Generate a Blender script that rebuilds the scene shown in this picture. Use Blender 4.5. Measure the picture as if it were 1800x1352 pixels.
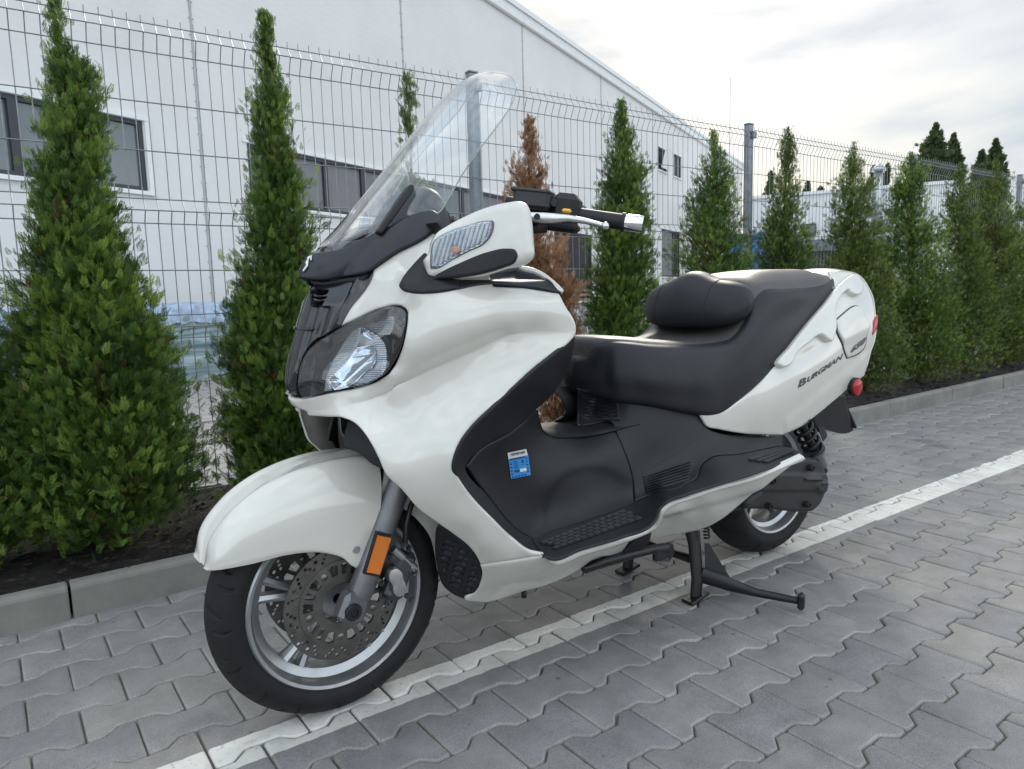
import bpy, math, random
import numpy as np
from mathutils import Vector, Matrix
from mathutils.geometry import delaunay_2d_cdt

for o in list(bpy.data.objects): bpy.data.objects.remove(o)
scn = bpy.context.scene
COL = scn.collection
rad = math.radians

# ------------------------------------------------------------------ camera
CF = 1262.5455
CC = np.array([-.55216, -1.55176, .950497])
CR = np.array([0.8185441251692698, -0.5737879374383564, -0.027439351324540055])
CU = np.array([0.09541251122312255, 0.08869797910106311, 0.991478250495433])
CFW = np.array([0.5664644453564339, 0.8141867545923502, -0.1273497577280914])
cam = bpy.data.cameras.new('camera')
cam.sensor_fit = 'HORIZONTAL'; cam.sensor_width = 36; cam.lens = 36 * CF / 1800
cam.clip_start = .05; cam.clip_end = 900
co = bpy.data.objects.new('camera', cam); COL.objects.link(co)
m = Matrix.Identity(4)
for i in range(3):
    m[i][0] = CR[i]; m[i][1] = CU[i]; m[i][2] = -CFW[i]; m[i][3] = CC[i]
co.matrix_world = m
scn.camera = co

# ------------------------------------------------------------------ light
SUN_EL, SUN_AZ = 33, 47          # elevation, azimuth clockwise from +y
sun = bpy.data.lights.new('sun', 'SUN'); sun.energy = 1.5; sun.angle = rad(12); sun.color = (1, .93, .82)
so = bpy.data.objects.new('sun', sun); COL.objects.link(so)
sd = Vector((math.sin(rad(SUN_AZ)) * math.cos(rad(SUN_EL)), math.cos(rad(SUN_AZ)) * math.cos(rad(SUN_EL)), math.sin(rad(SUN_EL))))
so.rotation_euler = sd.to_track_quat('Z', 'Y').to_euler()
world = bpy.data.worlds.new('World'); scn.world = world; world.use_nodes = True
wt = world.node_tree; wt.nodes.clear()
def wn(t, **k):
    n = wt.nodes.new(t)
    for a, b in k.items(): setattr(n, a, b)
    return n
wo = wn('ShaderNodeOutputWorld'); wb = wn('ShaderNodeBackground')
sky = wn('ShaderNodeTexSky', sky_type='NISHITA', sun_disc=False)
sky.sun_elevation = rad(SUN_EL); sky.sun_rotation = rad(SUN_AZ); sky.air_density = 1.2; sky.dust_density = 2.0
tc = wn('ShaderNodeTexCoord'); mp = wn('ShaderNodeMapping'); mp.inputs['Scale'].default_value = (1.0, 1.0, 3.2)
n1 = wn('ShaderNodeTexNoise'); n1.inputs['Scale'].default_value = 1.7; n1.inputs['Detail'].default_value = 7; n1.inputs['Roughness'].default_value = .55; n1.inputs['Distortion'].default_value = .5
cr = wn('ShaderNodeValToRGB'); cr.color_ramp.elements[0].position = .40; cr.color_ramp.elements[0].color = (.45, .45, .45, 1); cr.color_ramp.elements[1].position = .60; cr.color_ramp.elements[1].color = (.97, .97, .97, 1)
n2 = wn('ShaderNodeTexNoise'); n2.inputs['Scale'].default_value = 3.1; n2.inputs['Detail'].default_value = 5
cr2 = wn('ShaderNodeValToRGB'); cr2.color_ramp.elements[0].color = (5.3, 6.5, 7.8, 1); cr2.color_ramp.elements[1].color = (10.2, 10.2, 10.0, 1)
cr2.color_ramp.elements[0].position = .40; cr2.color_ramp.elements[1].position = .60
mx = wn('ShaderNodeMix', data_type='RGBA')
L_ = wt.links.new
L_(tc.outputs['Generated'], mp.inputs['Vector']); L_(mp.outputs[0], n1.inputs['Vector']); L_(mp.outputs[0], n2.inputs['Vector'])
L_(n1.outputs['Fac'], cr.inputs[0]); L_(n2.outputs['Fac'], cr2.inputs[0])
L_(cr.outputs[0], mx.inputs[0]); L_(sky.outputs[0], mx.inputs[6]); L_(cr2.outputs[0], mx.inputs[7])
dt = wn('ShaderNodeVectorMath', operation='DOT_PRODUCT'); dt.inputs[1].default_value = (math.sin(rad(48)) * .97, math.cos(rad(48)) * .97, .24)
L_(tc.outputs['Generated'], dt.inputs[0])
mr_ = wn('ShaderNodeMapRange', interpolation_type='SMOOTHSTEP'); mr_.inputs['From Min'].default_value = .82; mr_.inputs['From Max'].default_value = .25; mr_.inputs['To Min'].default_value = .63; mr_.inputs['To Max'].default_value = 1.5  # unseen sky overhead and behind camera made brighter, added light for the scene
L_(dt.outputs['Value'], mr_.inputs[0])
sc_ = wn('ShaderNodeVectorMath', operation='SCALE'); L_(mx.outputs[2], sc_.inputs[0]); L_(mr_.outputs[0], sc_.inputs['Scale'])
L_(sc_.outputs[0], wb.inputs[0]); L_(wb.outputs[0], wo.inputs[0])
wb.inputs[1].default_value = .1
scn.render.engine = 'CYCLES'
scn.view_settings.view_transform = 'Standard'; scn.view_settings.look = 'None'
scn.view_settings.exposure = .55; scn.view_settings.gamma = 1
scn.cycles.max_bounces = 10; scn.cycles.transparent_max_bounces = 24

# ------------------------------------------------------------------ helpers
def ray(u, v): return CFW + CR * ((u - 900) / CF) - CU * ((v - 676) / CF)
def at(u, v, y):
    d = ray(u, v); return CC + d * ((y - CC[1]) / d[1])
def atz(u, v, z):
    d = ray(u, v); return CC + d * ((z - CC[2]) / d[2])
def atx(u, v, x):
    d = ray(u, v); return CC + d * ((x - CC[0]) / d[0])
def toPx(X):
    d = np.asarray(X) - CC; z = d @ CFW
    return np.stack([900 + CF * (d @ CR) / z, 676 - CF * (d @ CU) / z, z], -1)
LA = rad(1.3)
LV = np.array([math.cos(LA), math.sin(LA), 0]); NV = np.array([-math.sin(LA), math.cos(LA), 0])
def Wst(s, t, z=0): return LV * s + NV * t + np.array([0, 0, z])
ROT_L = Matrix.Rotation(LA, 4, 'Z')
def st_at(u, v, t):
    d = ray(u, v); k = (t - CC @ NV) / (d @ NV); X = CC + d * k
    return X @ LV, X[2]

def tag(o, label=None, cat=None, group=None, kind=None):
    if label: o['label'] = label
    if cat: o['category'] = cat
    if group: o['group'] = group
    if kind: o['kind'] = kind
    return o
def empty(name, loc=(0, 0, 0), label=None, cat=None, group=None):
    o = bpy.data.objects.new(name, None); o.empty_display_size = .1; COL.objects.link(o); o.location = loc
    return tag(o, label, cat, group)
def mk(name, verts, faces, mat, parent=None, smooth=False, mats=None, midx=None, auto=None):
    me = bpy.data.meshes.new(name)
    me.from_pydata([tuple(v) for v in verts], [], [tuple(f) for f in faces]); me.update()
    o = bpy.data.objects.new(name, me); COL.objects.link(o)
    for mm in (mats or [mat]): me.materials.append(mm)
    if midx is not None: me.polygons.foreach_set('material_index', midx)
    if smooth: me.polygons.foreach_set('use_smooth', [True] * len(me.polygons))
    if auto:
        me.set_sharp_from_angle(angle=rad(auto))
    if parent is not None:
        o.parent = parent
        o.matrix_parent_inverse = Matrix.Translation(-Vector(world_loc(parent)))
    return o
def world_loc(o):
    l = Vector(o.location)
    if o.type != 'EMPTY': return Vector((0, 0, 0))
    return l
def mk_np(name, V, quads, mat, parent=None, attr=None, smooth=False):
    """fast quad mesh from arrays"""
    me = bpy.data.meshes.new(name)
    V = np.asarray(V, np.float32); Q = np.asarray(quads, np.int32); k = Q.shape[1]
    me.vertices.add(len(V)); me.vertices.foreach_set('co', V.ravel())
    me.loops.add(Q.size); me.loops.foreach_set('vertex_index', Q.ravel())
    me.polygons.add(len(Q)); me.polygons.foreach_set('loop_start', np.arange(0, Q.size, k, dtype=np.int32))
    me.polygons.foreach_set('loop_total', np.full(len(Q), k, np.int32))
    if smooth: me.polygons.foreach_set('use_smooth', np.ones(len(Q), bool))
    me.materials.append(mat)
    if attr is not None:
        a = me.attributes.new('tint', 'FLOAT', 'POINT'); a.data.foreach_set('value', np.asarray(attr, np.float32))
    me.update(calc_edges=True); me.validate()
    o = bpy.data.objects.new(name, me); COL.objects.link(o)
    if parent is not None:
        o.parent = parent; o.matrix_parent_inverse = Matrix.Translation(-Vector(world_loc(parent)))
    return o

class MB:
    """collects simple shapes into one mesh"""
    def __init__(s): s.v = []; s.f = []
    def add(s, v, f):
        n = len(s.v); s.v += [tuple(float(q) for q in p) for p in v]; s.f += [tuple(n + i for i in q) for q in f]
        return s
    def box(s, c, size, M=None, bev=0):
        c = np.array(c, float); h = np.array(size, float) / 2
        M = np.eye(3) if M is None else np.asarray(M)
        if bev <= 0:
            vs = [c + M @ (h * np.array(k)) for k in [(-1,-1,-1),(1,-1,-1),(1,1,-1),(-1,1,-1),(-1,-1,1),(1,-1,1),(1,1,1),(-1,1,1)]]
            return s.add(vs, [(0,3,2,1),(4,5,6,7),(0,1,5,4),(1,2,6,5),(2,3,7,6),(3,0,4,7)])
        b = min(bev, min(h) * .95); vs = []; idx = {}
        for sx in (-1, 1):
            for sy in (-1, 1):
                for sz in (-1, 1):
                    sg = np.array([sx, sy, sz])
                    for a in range(3):
                        p = sg * (h - b); p[a] = sg[a] * h[a]
                        idx[(sx, sy, sz, a)] = len(vs); vs.append(c + M @ p)
        fs = []
        for a in range(3):
            o1, o2 = [(1, 2), (2, 0), (0, 1)][a]
            for sg in (-1, 1):
                q = []
                for (p1, p2) in [(-1, -1), (1, -1), (1, 1), (-1, 1)]:
                    k = [0, 0, 0]; k[a] = sg; k[o1] = p1; k[o2] = p2; q.append(idx[(*k, a)])
                fs.append(q if sg > 0 else q[::-1])
        for a in range(3):      # edges parallel to axis a
            o1, o2 = [(1, 2), (2, 0), (0, 1)][a]
            for p1 in (-1, 1):
                for p2 in (-1, 1):
                    k0 = [0, 0, 0]; k0[o1] = p1; k0[o2] = p2; k1 = list(k0); k0[a] = -1; k1[a] = 1
                    q = [idx[(*k0, o1)], idx[(*k1, o1)], idx[(*k1, o2)], idx[(*k0, o2)]]
                    fs.append(q if p1 * p2 < 0 else q[::-1])
        for sx in (-1, 1):
            for sy in (-1, 1):
                for sz in (-1, 1):
                    q = [idx[(sx, sy, sz, a)] for a in range(3)]
                    fs.append(q if sx * sy * sz > 0 else q[::-1])
        return s.add(vs, fs)
    def tube(s, pts, r, n=12, cap=True, closed=False, up=(0, 0, 1)):
        pts = [np.array(p, float) for p in pts]; N = len(pts)
        rs = r if hasattr(r, '__len__') else [r] * N
        vs = []; prev = None
        for i, p in enumerate(pts):
            if closed: d = pts[(i + 1) % N] - pts[i - 1]
            else: d = pts[min(i + 1, N - 1)] - pts[max(i - 1, 0)]
            d = d / (np.linalg.norm(d) + 1e-12)
            if prev is None:
                a = np.array(up, float)
                if abs(a @ d) > .95: a = np.array([1., 0, 0])
                a = a - d * (a @ d)
            else: a = prev - d * (prev @ d)
            a /= np.linalg.norm(a); prev = a; b = np.cross(d, a)
            ri = rs[i]; ra, rb = ri if hasattr(ri, '__len__') else (ri, ri)
            for k in range(n):
                t = 2 * math.pi * k / n
                vs.append(p + a * math.cos(t) * ra + b * math.sin(t) * rb)
        fs = []
        for i in range(N if closed else N - 1):
            j = (i + 1) % N
            for k in range(n):
                k2 = (k + 1) % n; fs.append((i*n + k, i*n + k2, j*n + k2, j*n + k))
        if cap and not closed:
            fs.append(tuple(range(n - 1, -1, -1))); fs.append(tuple((N-1)*n + k for k in range(n)))
        return s.add(vs, fs)
    def lathe(s, prof, c, axis=(0, 1, 0), n=48, closed=False):
        """prof: (radius, offset along axis)"""
        ax = np.array(axis, float); ax /= np.linalg.norm(ax)
        a = np.array([0, 0, 1.]) if abs(ax[2]) < .9 else np.array([1., 0, 0])
        a = a - ax * (a @ ax); a /= np.linalg.norm(a); b = np.cross(ax, a); c = np.array(c, float)
        vs = []
        for k in range(n):
            t = 2 * math.pi * k / n; d = a * math.cos(t) + b * math.sin(t)
            for (r, o) in prof: vs.append(c + d * r + ax * o)
        P = len(prof); fs = []
        for k in range(n):
            k2 = (k + 1) % n
            for i in range(P if closed else P - 1):
                j = (i + 1) % P
                fs.append((k*P + i, k*P + j, k2*P + j, k2*P + i))
        return s.add(vs, fs)
    def build(s, name, mat, parent=None, smooth=False, auto=None):
        o = mk(name, s.v, s.f, mat, parent, smooth or bool(auto), auto=auto)
        return o

# ------------------------------------------------------------------ materials
MATS = {}
def nodes(name):
    m = bpy.data.materials.new(name); m.use_nodes = True; nt = m.node_tree
    return m, nt, nt.nodes['Principled BSDF']
def lk(nt, a, b): nt.links.new(a, b)
def nd(nt, t, ins=None, **k):
    n = nt.nodes.new(t)
    for a, b in k.items(): setattr(n, a, b)
    for a, b in (ins or {}).items(): n.inputs[a].default_value = b
    return n
def ramp(nt, p0, c0, p1, c1):
    n = nt.nodes.new('ShaderNodeValToRGB'); e = n.color_ramp.elements
    e[0].position = p0; e[0].color = (*c0, 1) if hasattr(c0, '__len__') else (c0, c0, c0, 1)
    e[1].position = p1; e[1].color = (*c1, 1) if hasattr(c1, '__len__') else (c1, c1, c1, 1)
    return n
def simple(name, col, rough=.5, metal=0, coat=0, var=.12, vscale=6, bump=0, bscale=200, rvar=0, spec=.5, bdist=.002):
    m, nt, b = nodes(name)
    tcn = nd(nt, 'ShaderNodeTexCoord')
    nz = nd(nt, 'ShaderNodeTexNoise', {'Scale': vscale, 'Detail': 6, 'Roughness': .6}); lk(nt, tcn.outputs['Object'], nz.inputs['Vector'])
    c = np.array(col)
    r = ramp(nt, .3, tuple(c * (1 - var)), .7, tuple(np.minimum(c * (1 + var), 1))); lk(nt, nz.outputs['Fac'], r.inputs[0]); lk(nt, r.outputs[0], b.inputs['Base Color'])
    b.inputs['Roughness'].default_value = rough; b.inputs['Metallic'].default_value = metal
    b.inputs['Specular IOR Level'].default_value = spec
    if coat: b.inputs['Coat Weight'].default_value = coat; b.inputs['Coat Roughness'].default_value = .04
    if rvar:
        rr = nd(nt, 'ShaderNodeMapRange', {'From Min': .3, 'From Max': .7, 'To Min': max(rough - rvar, 0), 'To Max': rough + rvar}); lk(nt, nz.outputs['Fac'], rr.inputs[0]); lk(nt, rr.outputs[0], b.inputs['Roughness'])
    if bump:
        n2 = nd(nt, 'ShaderNodeTexNoise', {'Scale': bscale, 'Detail': 3}); lk(nt, tcn.outputs['Object'], n2.inputs['Vector'])
        bp = nd(nt, 'ShaderNodeBump', {'Strength': bump, 'Distance': bdist}); lk(nt, n2.outputs['Fac'], bp.inputs['Height']); lk(nt, bp.outputs[0], b.inputs['Normal'])
    MATS[name] = m; return m

def paver_mat():
    m, nt, b = nodes('paver_concrete')
    at_ = nd(nt, 'ShaderNodeAttribute', attribute_name='tint')
    r = ramp(nt, 0, (.212, .210, .215), 1, (.40, .39, .37)); e_ = r.color_ramp.elements.new(.6); e_.color = (.264, .255, .238, 1); lk(nt, at_.outputs['Fac'], r.inputs[0])
    tcn = nd(nt, 'ShaderNodeTexCoord')
    nz = nd(nt, 'ShaderNodeTexNoise', {'Scale': 9, 'Detail': 8, 'Roughness': .65}); lk(nt, tcn.outputs['Object'], nz.inputs['Vector'])
    r2 = ramp(nt, .3, .78, .72, 1.18); lk(nt, nz.outputs['Fac'], r2.inputs[0])
    mu = nd(nt, 'ShaderNodeMix', data_type='RGBA', blend_type='MULTIPLY'); mu.inputs[0].default_value = 1
    lk(nt, r.outputs[0], mu.inputs[6]); lk(nt, r2.outputs[0], mu.inputs[7])
    fine = nd(nt, 'ShaderNodeTexNoise', {'Scale': 340, 'Detail': 3}); lk(nt, tcn.outputs['Object'], fine.inputs['Vector'])
    r3 = ramp(nt, .35, .80, .66, 1.18); lk(nt, fine.outputs['Fac'], r3.inputs[0])
    mu2 = nd(nt, 'ShaderNodeMix', data_type='RGBA', blend_type='MULTIPLY'); mu2.inputs[0].default_value = 1
    lk(nt, mu.outputs[2], mu2.inputs[6]); lk(nt, r3.outputs[0], mu2.inputs[7])
    # stains
    st = nd(nt, 'ShaderNodeTexNoise', {'Scale': 3.3, 'Detail': 4, 'Distortion': .6}); lk(nt, tcn.outputs['Object'], st.inputs['Vector'])
    r4 = ramp(nt, .62, 1.0, .74, .72); lk(nt, st.outputs['Fac'], r4.inputs[0])
    mu3 = nd(nt, 'ShaderNodeMix', data_type='RGBA', blend_type='MULTIPLY'); mu3.inputs[0].default_value = 1
    lk(nt, mu2.outputs[2], mu3.inputs[6]); lk(nt, r4.outputs[0], mu3.inputs[7])
    sk = nd(nt, 'ShaderNodeTexVoronoi', {'Scale': 38.0}); lk(nt, tcn.outputs['Object'], sk.inputs['Vector'])
    r5 = ramp(nt, .045, 1.55, .075, 1.0); lk(nt, sk.outputs['Distance'], r5.inputs[0])
    sk2 = nd(nt, 'ShaderNodeTexVoronoi', {'Scale': 9.0}); lk(nt, tcn.outputs['Object'], sk2.inputs['Vector'])
    r6 = ramp(nt, .03, .45, .07, 1.0); lk(nt, sk2.outputs['Distance'], r6.inputs[0])
    sm1 = nd(nt, 'ShaderNodeMix', data_type='RGBA', blend_type='MULTIPLY'); sm1.inputs[0].default_value = .5; lk(nt, mu3.outputs[2], sm1.inputs[6]); lk(nt, r5.outputs[0], sm1.inputs[7])
    mu3 = nd(nt, 'ShaderNodeMix', data_type='RGBA', blend_type='MULTIPLY'); mu3.inputs[0].default_value = .8; lk(nt, sm1.outputs[2], mu3.inputs[6]); lk(nt, r6.outputs[0], mu3.inputs[7])
    # painted line: s,t from object position
    sp = nd(nt, 'ShaderNodeSeparateXYZ'); lk(nt, tcn.outputs['Object'], sp.inputs[0])
    def M(op, a, bb, c=None):
        n = nd(nt, 'ShaderNodeMath', operation=op)
        for i, q in enumerate((a, bb, c)):
            if q is None: continue
            if isinstance(q, (int, float)): n.inputs[i].default_value = q
            else: lk(nt, q, n.inputs[i])
        return n.outputs[0]
    X, Y, Z = sp.outputs
    s_ = M('ADD', M('MULTIPLY', X, float(LV[0])), M('MULTIPLY', Y, float(LV[1])))
    t_ = M('ADD', M('MULTIPLY', X, float(NV[0])), M('MULTIPLY', Y, float(NV[1])))
    up = M('ADD', M('MULTIPLY', s_, LINE_UP[1]), LINE_UP[0]); lo = M('ADD', M('MULTIPLY', s_, LINE_LO[1]), LINE_LO[0])
    ez = nd(nt, 'ShaderNodeTexNoise', {'Scale': 28, 'Detail': 5}); lk(nt, tcn.outputs['Object'], ez.inputs['Vector'])
    e = M('MULTIPLY', M('SUBTRACT', ez.outputs['Fac'], .5), .012)
    te = M('ADD', t_, e)
    def soft(x): 
        n = nd(nt, 'ShaderNodeMapRange', {'From Min': -.0015, 'From Max': .0015}); lk(nt, x, n.inputs[0]); return n.outputs[0]
    inside = M('MULTIPLY', soft(M('SUBTRACT', up, te)), soft(M('SUBTRACT', te, lo)))
    wn_ = nd(nt, 'ShaderNodeTexNoise', {'Scale': 60, 'Detail': 6, 'Roughness': .7}); lk(nt, tcn.outputs['Object'], wn_.inputs['Vector'])
    wr = ramp(nt, .28, .25, .44, .97); lk(nt, wn_.outputs['Fac'], wr.inputs[0])
    zz = nd(nt, 'ShaderNodeMapRange', {'From Min': -.008, 'From Max': -.004}); lk(nt, Z, zz.inputs[0])
    k = M('MULTIPLY', M('MULTIPLY', inside, wr.outputs[0]), zz.outputs[0])
    mx = nd(nt, 'ShaderNodeMix', data_type='RGBA'); mx.inputs[7].default_value = (.70, .69, .64, 1)
    pv = ramp(nt, .3, (.56, .55, .50), .7, (.74, .73, .68)); lk(nt, nz.outputs['Fac'], pv.inputs[0]); lk(nt, pv.outputs[0], mx.inputs[7])
    lk(nt, k, mx.inputs[0]); lk(nt, mu3.outputs[2], mx.inputs[6]); lk(nt, mx.outputs[2], b.inputs['Base Color'])
    b.inputs['Roughness'].default_value = .78; b.inputs['Specular IOR Level'].default_value = .35
    bp = nd(nt, 'ShaderNodeBump', {'Strength': .55, 'Distance': .0012}); lk(nt, fine.outputs['Fac'], bp.inputs['Height']); lk(nt, bp.outputs[0], b.inputs['Normal'])
    return m
LINE_UP = (.003, -.0115); LINE_LO = (-.099, -.0185)

def leaf_mat(name, ca, cb, cc, brown=(.10, .055, .022)):
    m, nt, b = nodes(name)
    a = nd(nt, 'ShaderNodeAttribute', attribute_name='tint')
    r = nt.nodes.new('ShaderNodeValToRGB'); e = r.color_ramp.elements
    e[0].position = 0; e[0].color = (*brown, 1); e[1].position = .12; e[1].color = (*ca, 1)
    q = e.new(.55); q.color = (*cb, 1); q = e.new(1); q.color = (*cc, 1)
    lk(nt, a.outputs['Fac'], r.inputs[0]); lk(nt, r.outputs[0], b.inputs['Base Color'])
    b.inputs['Roughness'].default_value = .55; b.inputs['Specular IOR Level'].default_value = .3
    tr = nd(nt, 'ShaderNodeBsdfTranslucent'); mixs = nd(nt, 'ShaderNodeMixShader'); mixs.inputs[0].default_value = .25
    hs = nd(nt, 'ShaderNodeHueSaturation', {'Value': 1.5}); lk(nt, r.outputs[0], hs.inputs['Color']); lk(nt, hs.outputs[0], tr.inputs['Color'])
    lk(nt, b.outputs[0], mixs.inputs[1]); lk(nt, tr.outputs[0], mixs.inputs[2]); lk(nt, mixs.outputs[0], nt.nodes['Material Output'].inputs[0])
    return m

# ------------------------------------------------------------------ ground
def build_ground():
    g = simple('joint_sand', (.15, .145, .13), .95, bump=.5, bscale=300)
    # base sheet
    S = 260
    o = mk('ground', [(-S, -S, -.03), (S, -S, -.03), (S, S, -.03), (-S, S, -.03)], [(0, 1, 2, 3)], simple('far_ground', (.19, .19, .19), .9, vscale=.8)); tag(o, kind='structure')
    # pavers
    per, pit, gap = .2022, .1347, .0038
    h0 = per / 2 - gap / 2; H = pit / 2 + .014 - gap / 2; Wd = pit / 2 - .014 - gap / 2; c = .006
    half = [(-h0, H - c), (-h0 + c, H), (-.066, H), (-.037, Wd), (.037, Wd), (.066, H), (h0 - c, H), (h0, H - c)]
    out = np.array(half + [(-x, -y) for x, y in half])     # clockwise
    n = len(out)
    def inset(P, d):
        R = np.zeros_like(P)
        for i in range(n):
            a = P[i] - P[i-1]; b = P[(i+1) % n] - P[i]
            na = np.array([a[1], -a[0]]) / np.linalg.norm(a); nb = np.array([b[1], -b[0]]) / np.linalg.norm(b)
            k = na + nb; k /= max(np.linalg.norm(k), .3); cs = max(k @ na, .45); R[i] = P[i] + k * d / cs
        return R
    inn = inset(out, .0065); mid = inset(out, .0025)
    rng = np.random.RandomState(3)
    cen = []
    for r in range(-5, 130):
        t = .2845 - pit * r
        if t > .98: continue
        s0 = -.494 + (per / 2 if r % 2 else 0)
        for k in range(-45, 190): cen.append((s0 + per * (k + .5), t))
    cen = np.array(cen); P = toPx(LV * cen[:, :1] + NV * cen[:, 1:])
    ok = (P[:, 2] > .2) & (P[:, 0] > -350) & (P[:, 0] < 2150) & (P[:, 1] < 1800) & (P[:, 2] < 24)
    ok |= np.hypot(cen[:, 0] - .2, cen[:, 1] + 1.2) < 7.5
    cen = cen[ok]; N = len(cen); D = None
    ang = rng.normal(0, .004, N); dz = rng.normal(0, .0008, N); tx = rng.normal(0, .006, N); ty = rng.normal(0, .008, N)
    js = rng.normal(0, .0006, (N, 2))
    rings = [(out, -.04), (out, -.0055), (mid, -.0012), (inn, 0.)]
    V = np.zeros((N, 4 * n, 3))
    for ri, (R, z) in enumerate(rings):
        x = R[None, :, 0] * np.cos(ang)[:, None] - R[None, :, 1] * np.sin(ang)[:, None] + cen[:, :1] + js[:, :1]
        y = R[None, :, 0] * np.sin(ang)[:, None] + R[None, :, 1] * np.cos(ang)[:, None] + cen[:, 1:] + js[:, 1:]
        zz = z + dz[:, None] + R[None, :, 0] * tx[:, None] + R[None, :, 1] * ty[:, None]
        V[:, ri*n:(ri+1)*n] = x[..., None] * LV + y[..., None] * NV + np.stack([0*zz, 0*zz, zz], -1)
    q = []
    for ri in range(3):
        for i in range(n):
            j = (i + 1) % n; a = ri * n
            q.append((a + j, a + i, a + n + i, a + n + j))
    # top face as quads : n=16 -> strips pairing i with n-1-i
    top = 3 * n
    order = list(range(16))
    # points 0..7 upper left->right ; 8..15 lower right->left
    tops = [(top + 15 - i, top + i, top + i + 1, top + 14 - i) for i in range(7)]
    tops = [(a, d, c_, b) for (a, b, c_, d) in tops]
    q += tops
    q = np.array(q); Q = (q[None] + (np.arange(N) * 4 * n)[:, None, None]).reshape(-1, 4)
    tint = np.repeat(np.clip(rng.beta(1.6, 1.8, N), 0, 1) * .6, 4 * n).reshape(N, 4 * n); tint[:, n:3*n] = tint[:, n:3*n] * .5 + .55; tint[:, :n] = .3; tint = tint.ravel()
    o = mk_np('pavement', V.reshape(-1, 3), Q, paver_mat(), attr=tint); tag(o, kind='structure')
    # sand sheet between the pavers
    b = MB(); pts = [Wst(-6, -14, -.011), Wst(36, -14, -.011), Wst(36, .96, -.011), Wst(-6, .96, -.011)]
    b.add(pts, [(0, 1, 2, 3)]); o = b.build('paving_sand', g); tag(o, kind='structure')
    # far pavement
    b = MB(); b.add([Wst(20, -60, -.006), Wst(200, -60, -.006), Wst(200, .9, -.006), Wst(20, .9, -.006)], [(0, 1, 2, 3)])
    o = b.build('far_pavement', simple('far_paving', (.24, .24, .235), .85, vscale=14, var=.2)); tag(o, kind='structure')
    # kerb
    km = simple('kerb_concrete', (.20, .198, .178), .9, var=.22, vscale=7, bump=.6, bscale=160)
    b = MB()
    for k in range(-3, 34):
        s0 = -.455 + k * 1.0; jj = random.Random(k).uniform(-.003, .003)
        prof = [(.945, -.02), (.945, .09), (.948, .098), (.955, .104), (.965, .107), (.995, .107), (1.0, .10), (1.0, -.02)]
        n_ = len(prof); vs = []
        for s in (s0 + .004, s0 + .009, s0 + .991, s0 + .996):
            e = .003 if s in (s0 + .004, s0 + .996) else 0
            vs += [Wst(s, t + jj + (e if i < 3 else 0), z - (e if i > 1 else 0)) for i, (t, z) in enumerate(prof)]
        fs = [tuple(range(n_)), tuple(3*n_ + i for i in range(n_ - 1, -1, -1))]
        for a in range(3):
            for i in range(n_ - 1): fs.append((a*n_ + i + 1, a*n_ + i, (a+1)*n_ + i, (a+1)*n_ + i + 1))
        b.add(vs, fs)
    o = b.build('kerb', km); tag(o, kind='structure')
    # soil bed : displaced grid
    rng = np.random.RandomState(5)
    ns, nt_ = 900, 44; ss = np.linspace(-3, 33, ns); tt = np.linspace(.99, 1.99, nt_)
    Sg, Tg = np.meshgrid(ss, tt, indexing='ij')
    z = .088 + rng.normal(0, .008, Sg.shape) + .012 * np.sin(Sg * 3.1 + Tg * 5) + .01 * np.sin(Sg * 9.3) * np.sin(Tg * 11)
    z = np.where(Tg < 1.03, np.minimum(z, .093), z)
    V = Sg[..., None] * LV + Tg[..., None] * NV + np.stack([0*z, 0*z, z], -1)
    i = np.arange(ns - 1)[:, None] * nt_ + np.arange(nt_ - 1)[None]
    Q = np.stack([i, i + nt_, i + nt_ + 1, i + 1], -1).reshape(-1, 4)
    o = mk_np('soil_bed', V.reshape(-1, 3), Q, simple('soil', (.014, .011, .009), .95, var=.5, vscale=40, bump=.9, bscale=120, bdist=.006)); tag(o, kind='structure')
    # bark chips / crumbs
    N = 9000; s = rng.uniform(-1.5, 12, N) ; t = rng.uniform(.985, 1.9, N); sz = rng.uniform(.004, .016, N)
    a = rng.uniform(0, 6.28, N); base = np.array([(-1, -.4, 0), (1, -.5, .1), (.9, .5, .35), (-.8, .45, .3)])
    ca, sa = np.cos(a)[:, None], np.sin(a)[:, None]
    x = (base[:, 0] * ca - base[:, 1] * sa) * sz[:, None] + s[:, None]; y = (base[:, 0] * sa + base[:, 1] * ca) * sz[:, None] + t[:, None]
    zz = base[:, 2] * sz[:, None] + .097 + rng.uniform(0, .008, N)[:, None]
    V = x[..., None] * LV + y[..., None] * NV + np.stack([0*zz, 0*zz, zz], -1)
    o = mk_np('bark_mulch', V.reshape(-1, 3), np.arange(N * 4).reshape(-1, 4), simple('bark', (.026, .019, .014), .9, var=.6, vscale=60)); tag(o, 'dark crumbled bark scattered over the soil bed behind the kerb', 'mulch', kind='stuff')
    # yard paving beyond the fence
    m_, nt, bb = nodes('yard_paving')
    tcn = nd(nt, 'ShaderNodeTexCoord'); br = nd(nt, 'ShaderNodeTexBrick', {'Scale': 1, 'Mortar Size': .006, 'Brick Width': .2, 'Row Height': .13, 'Color1': (.34, .33, .31, 1), 'Color2': (.29, .29, .28, 1), 'Mortar': (.10, .10, .09, 1)})
    lk(nt, tcn.outputs['Object'], br.inputs['Vector']); lk(nt, br.outputs[0], bb.inputs['Base Color']); bb.inputs['Roughness'].default_value = .85
    b = MB(); b.add([Wst(-30, 1.98, .05), Wst(90, 1.98, .05), Wst(90, 70, .05), Wst(-30, 70, .05)], [(0, 1, 2, 3)])
    o = b.build('yard_paving', m_); tag(o, kind='structure')
build_ground()

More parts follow.
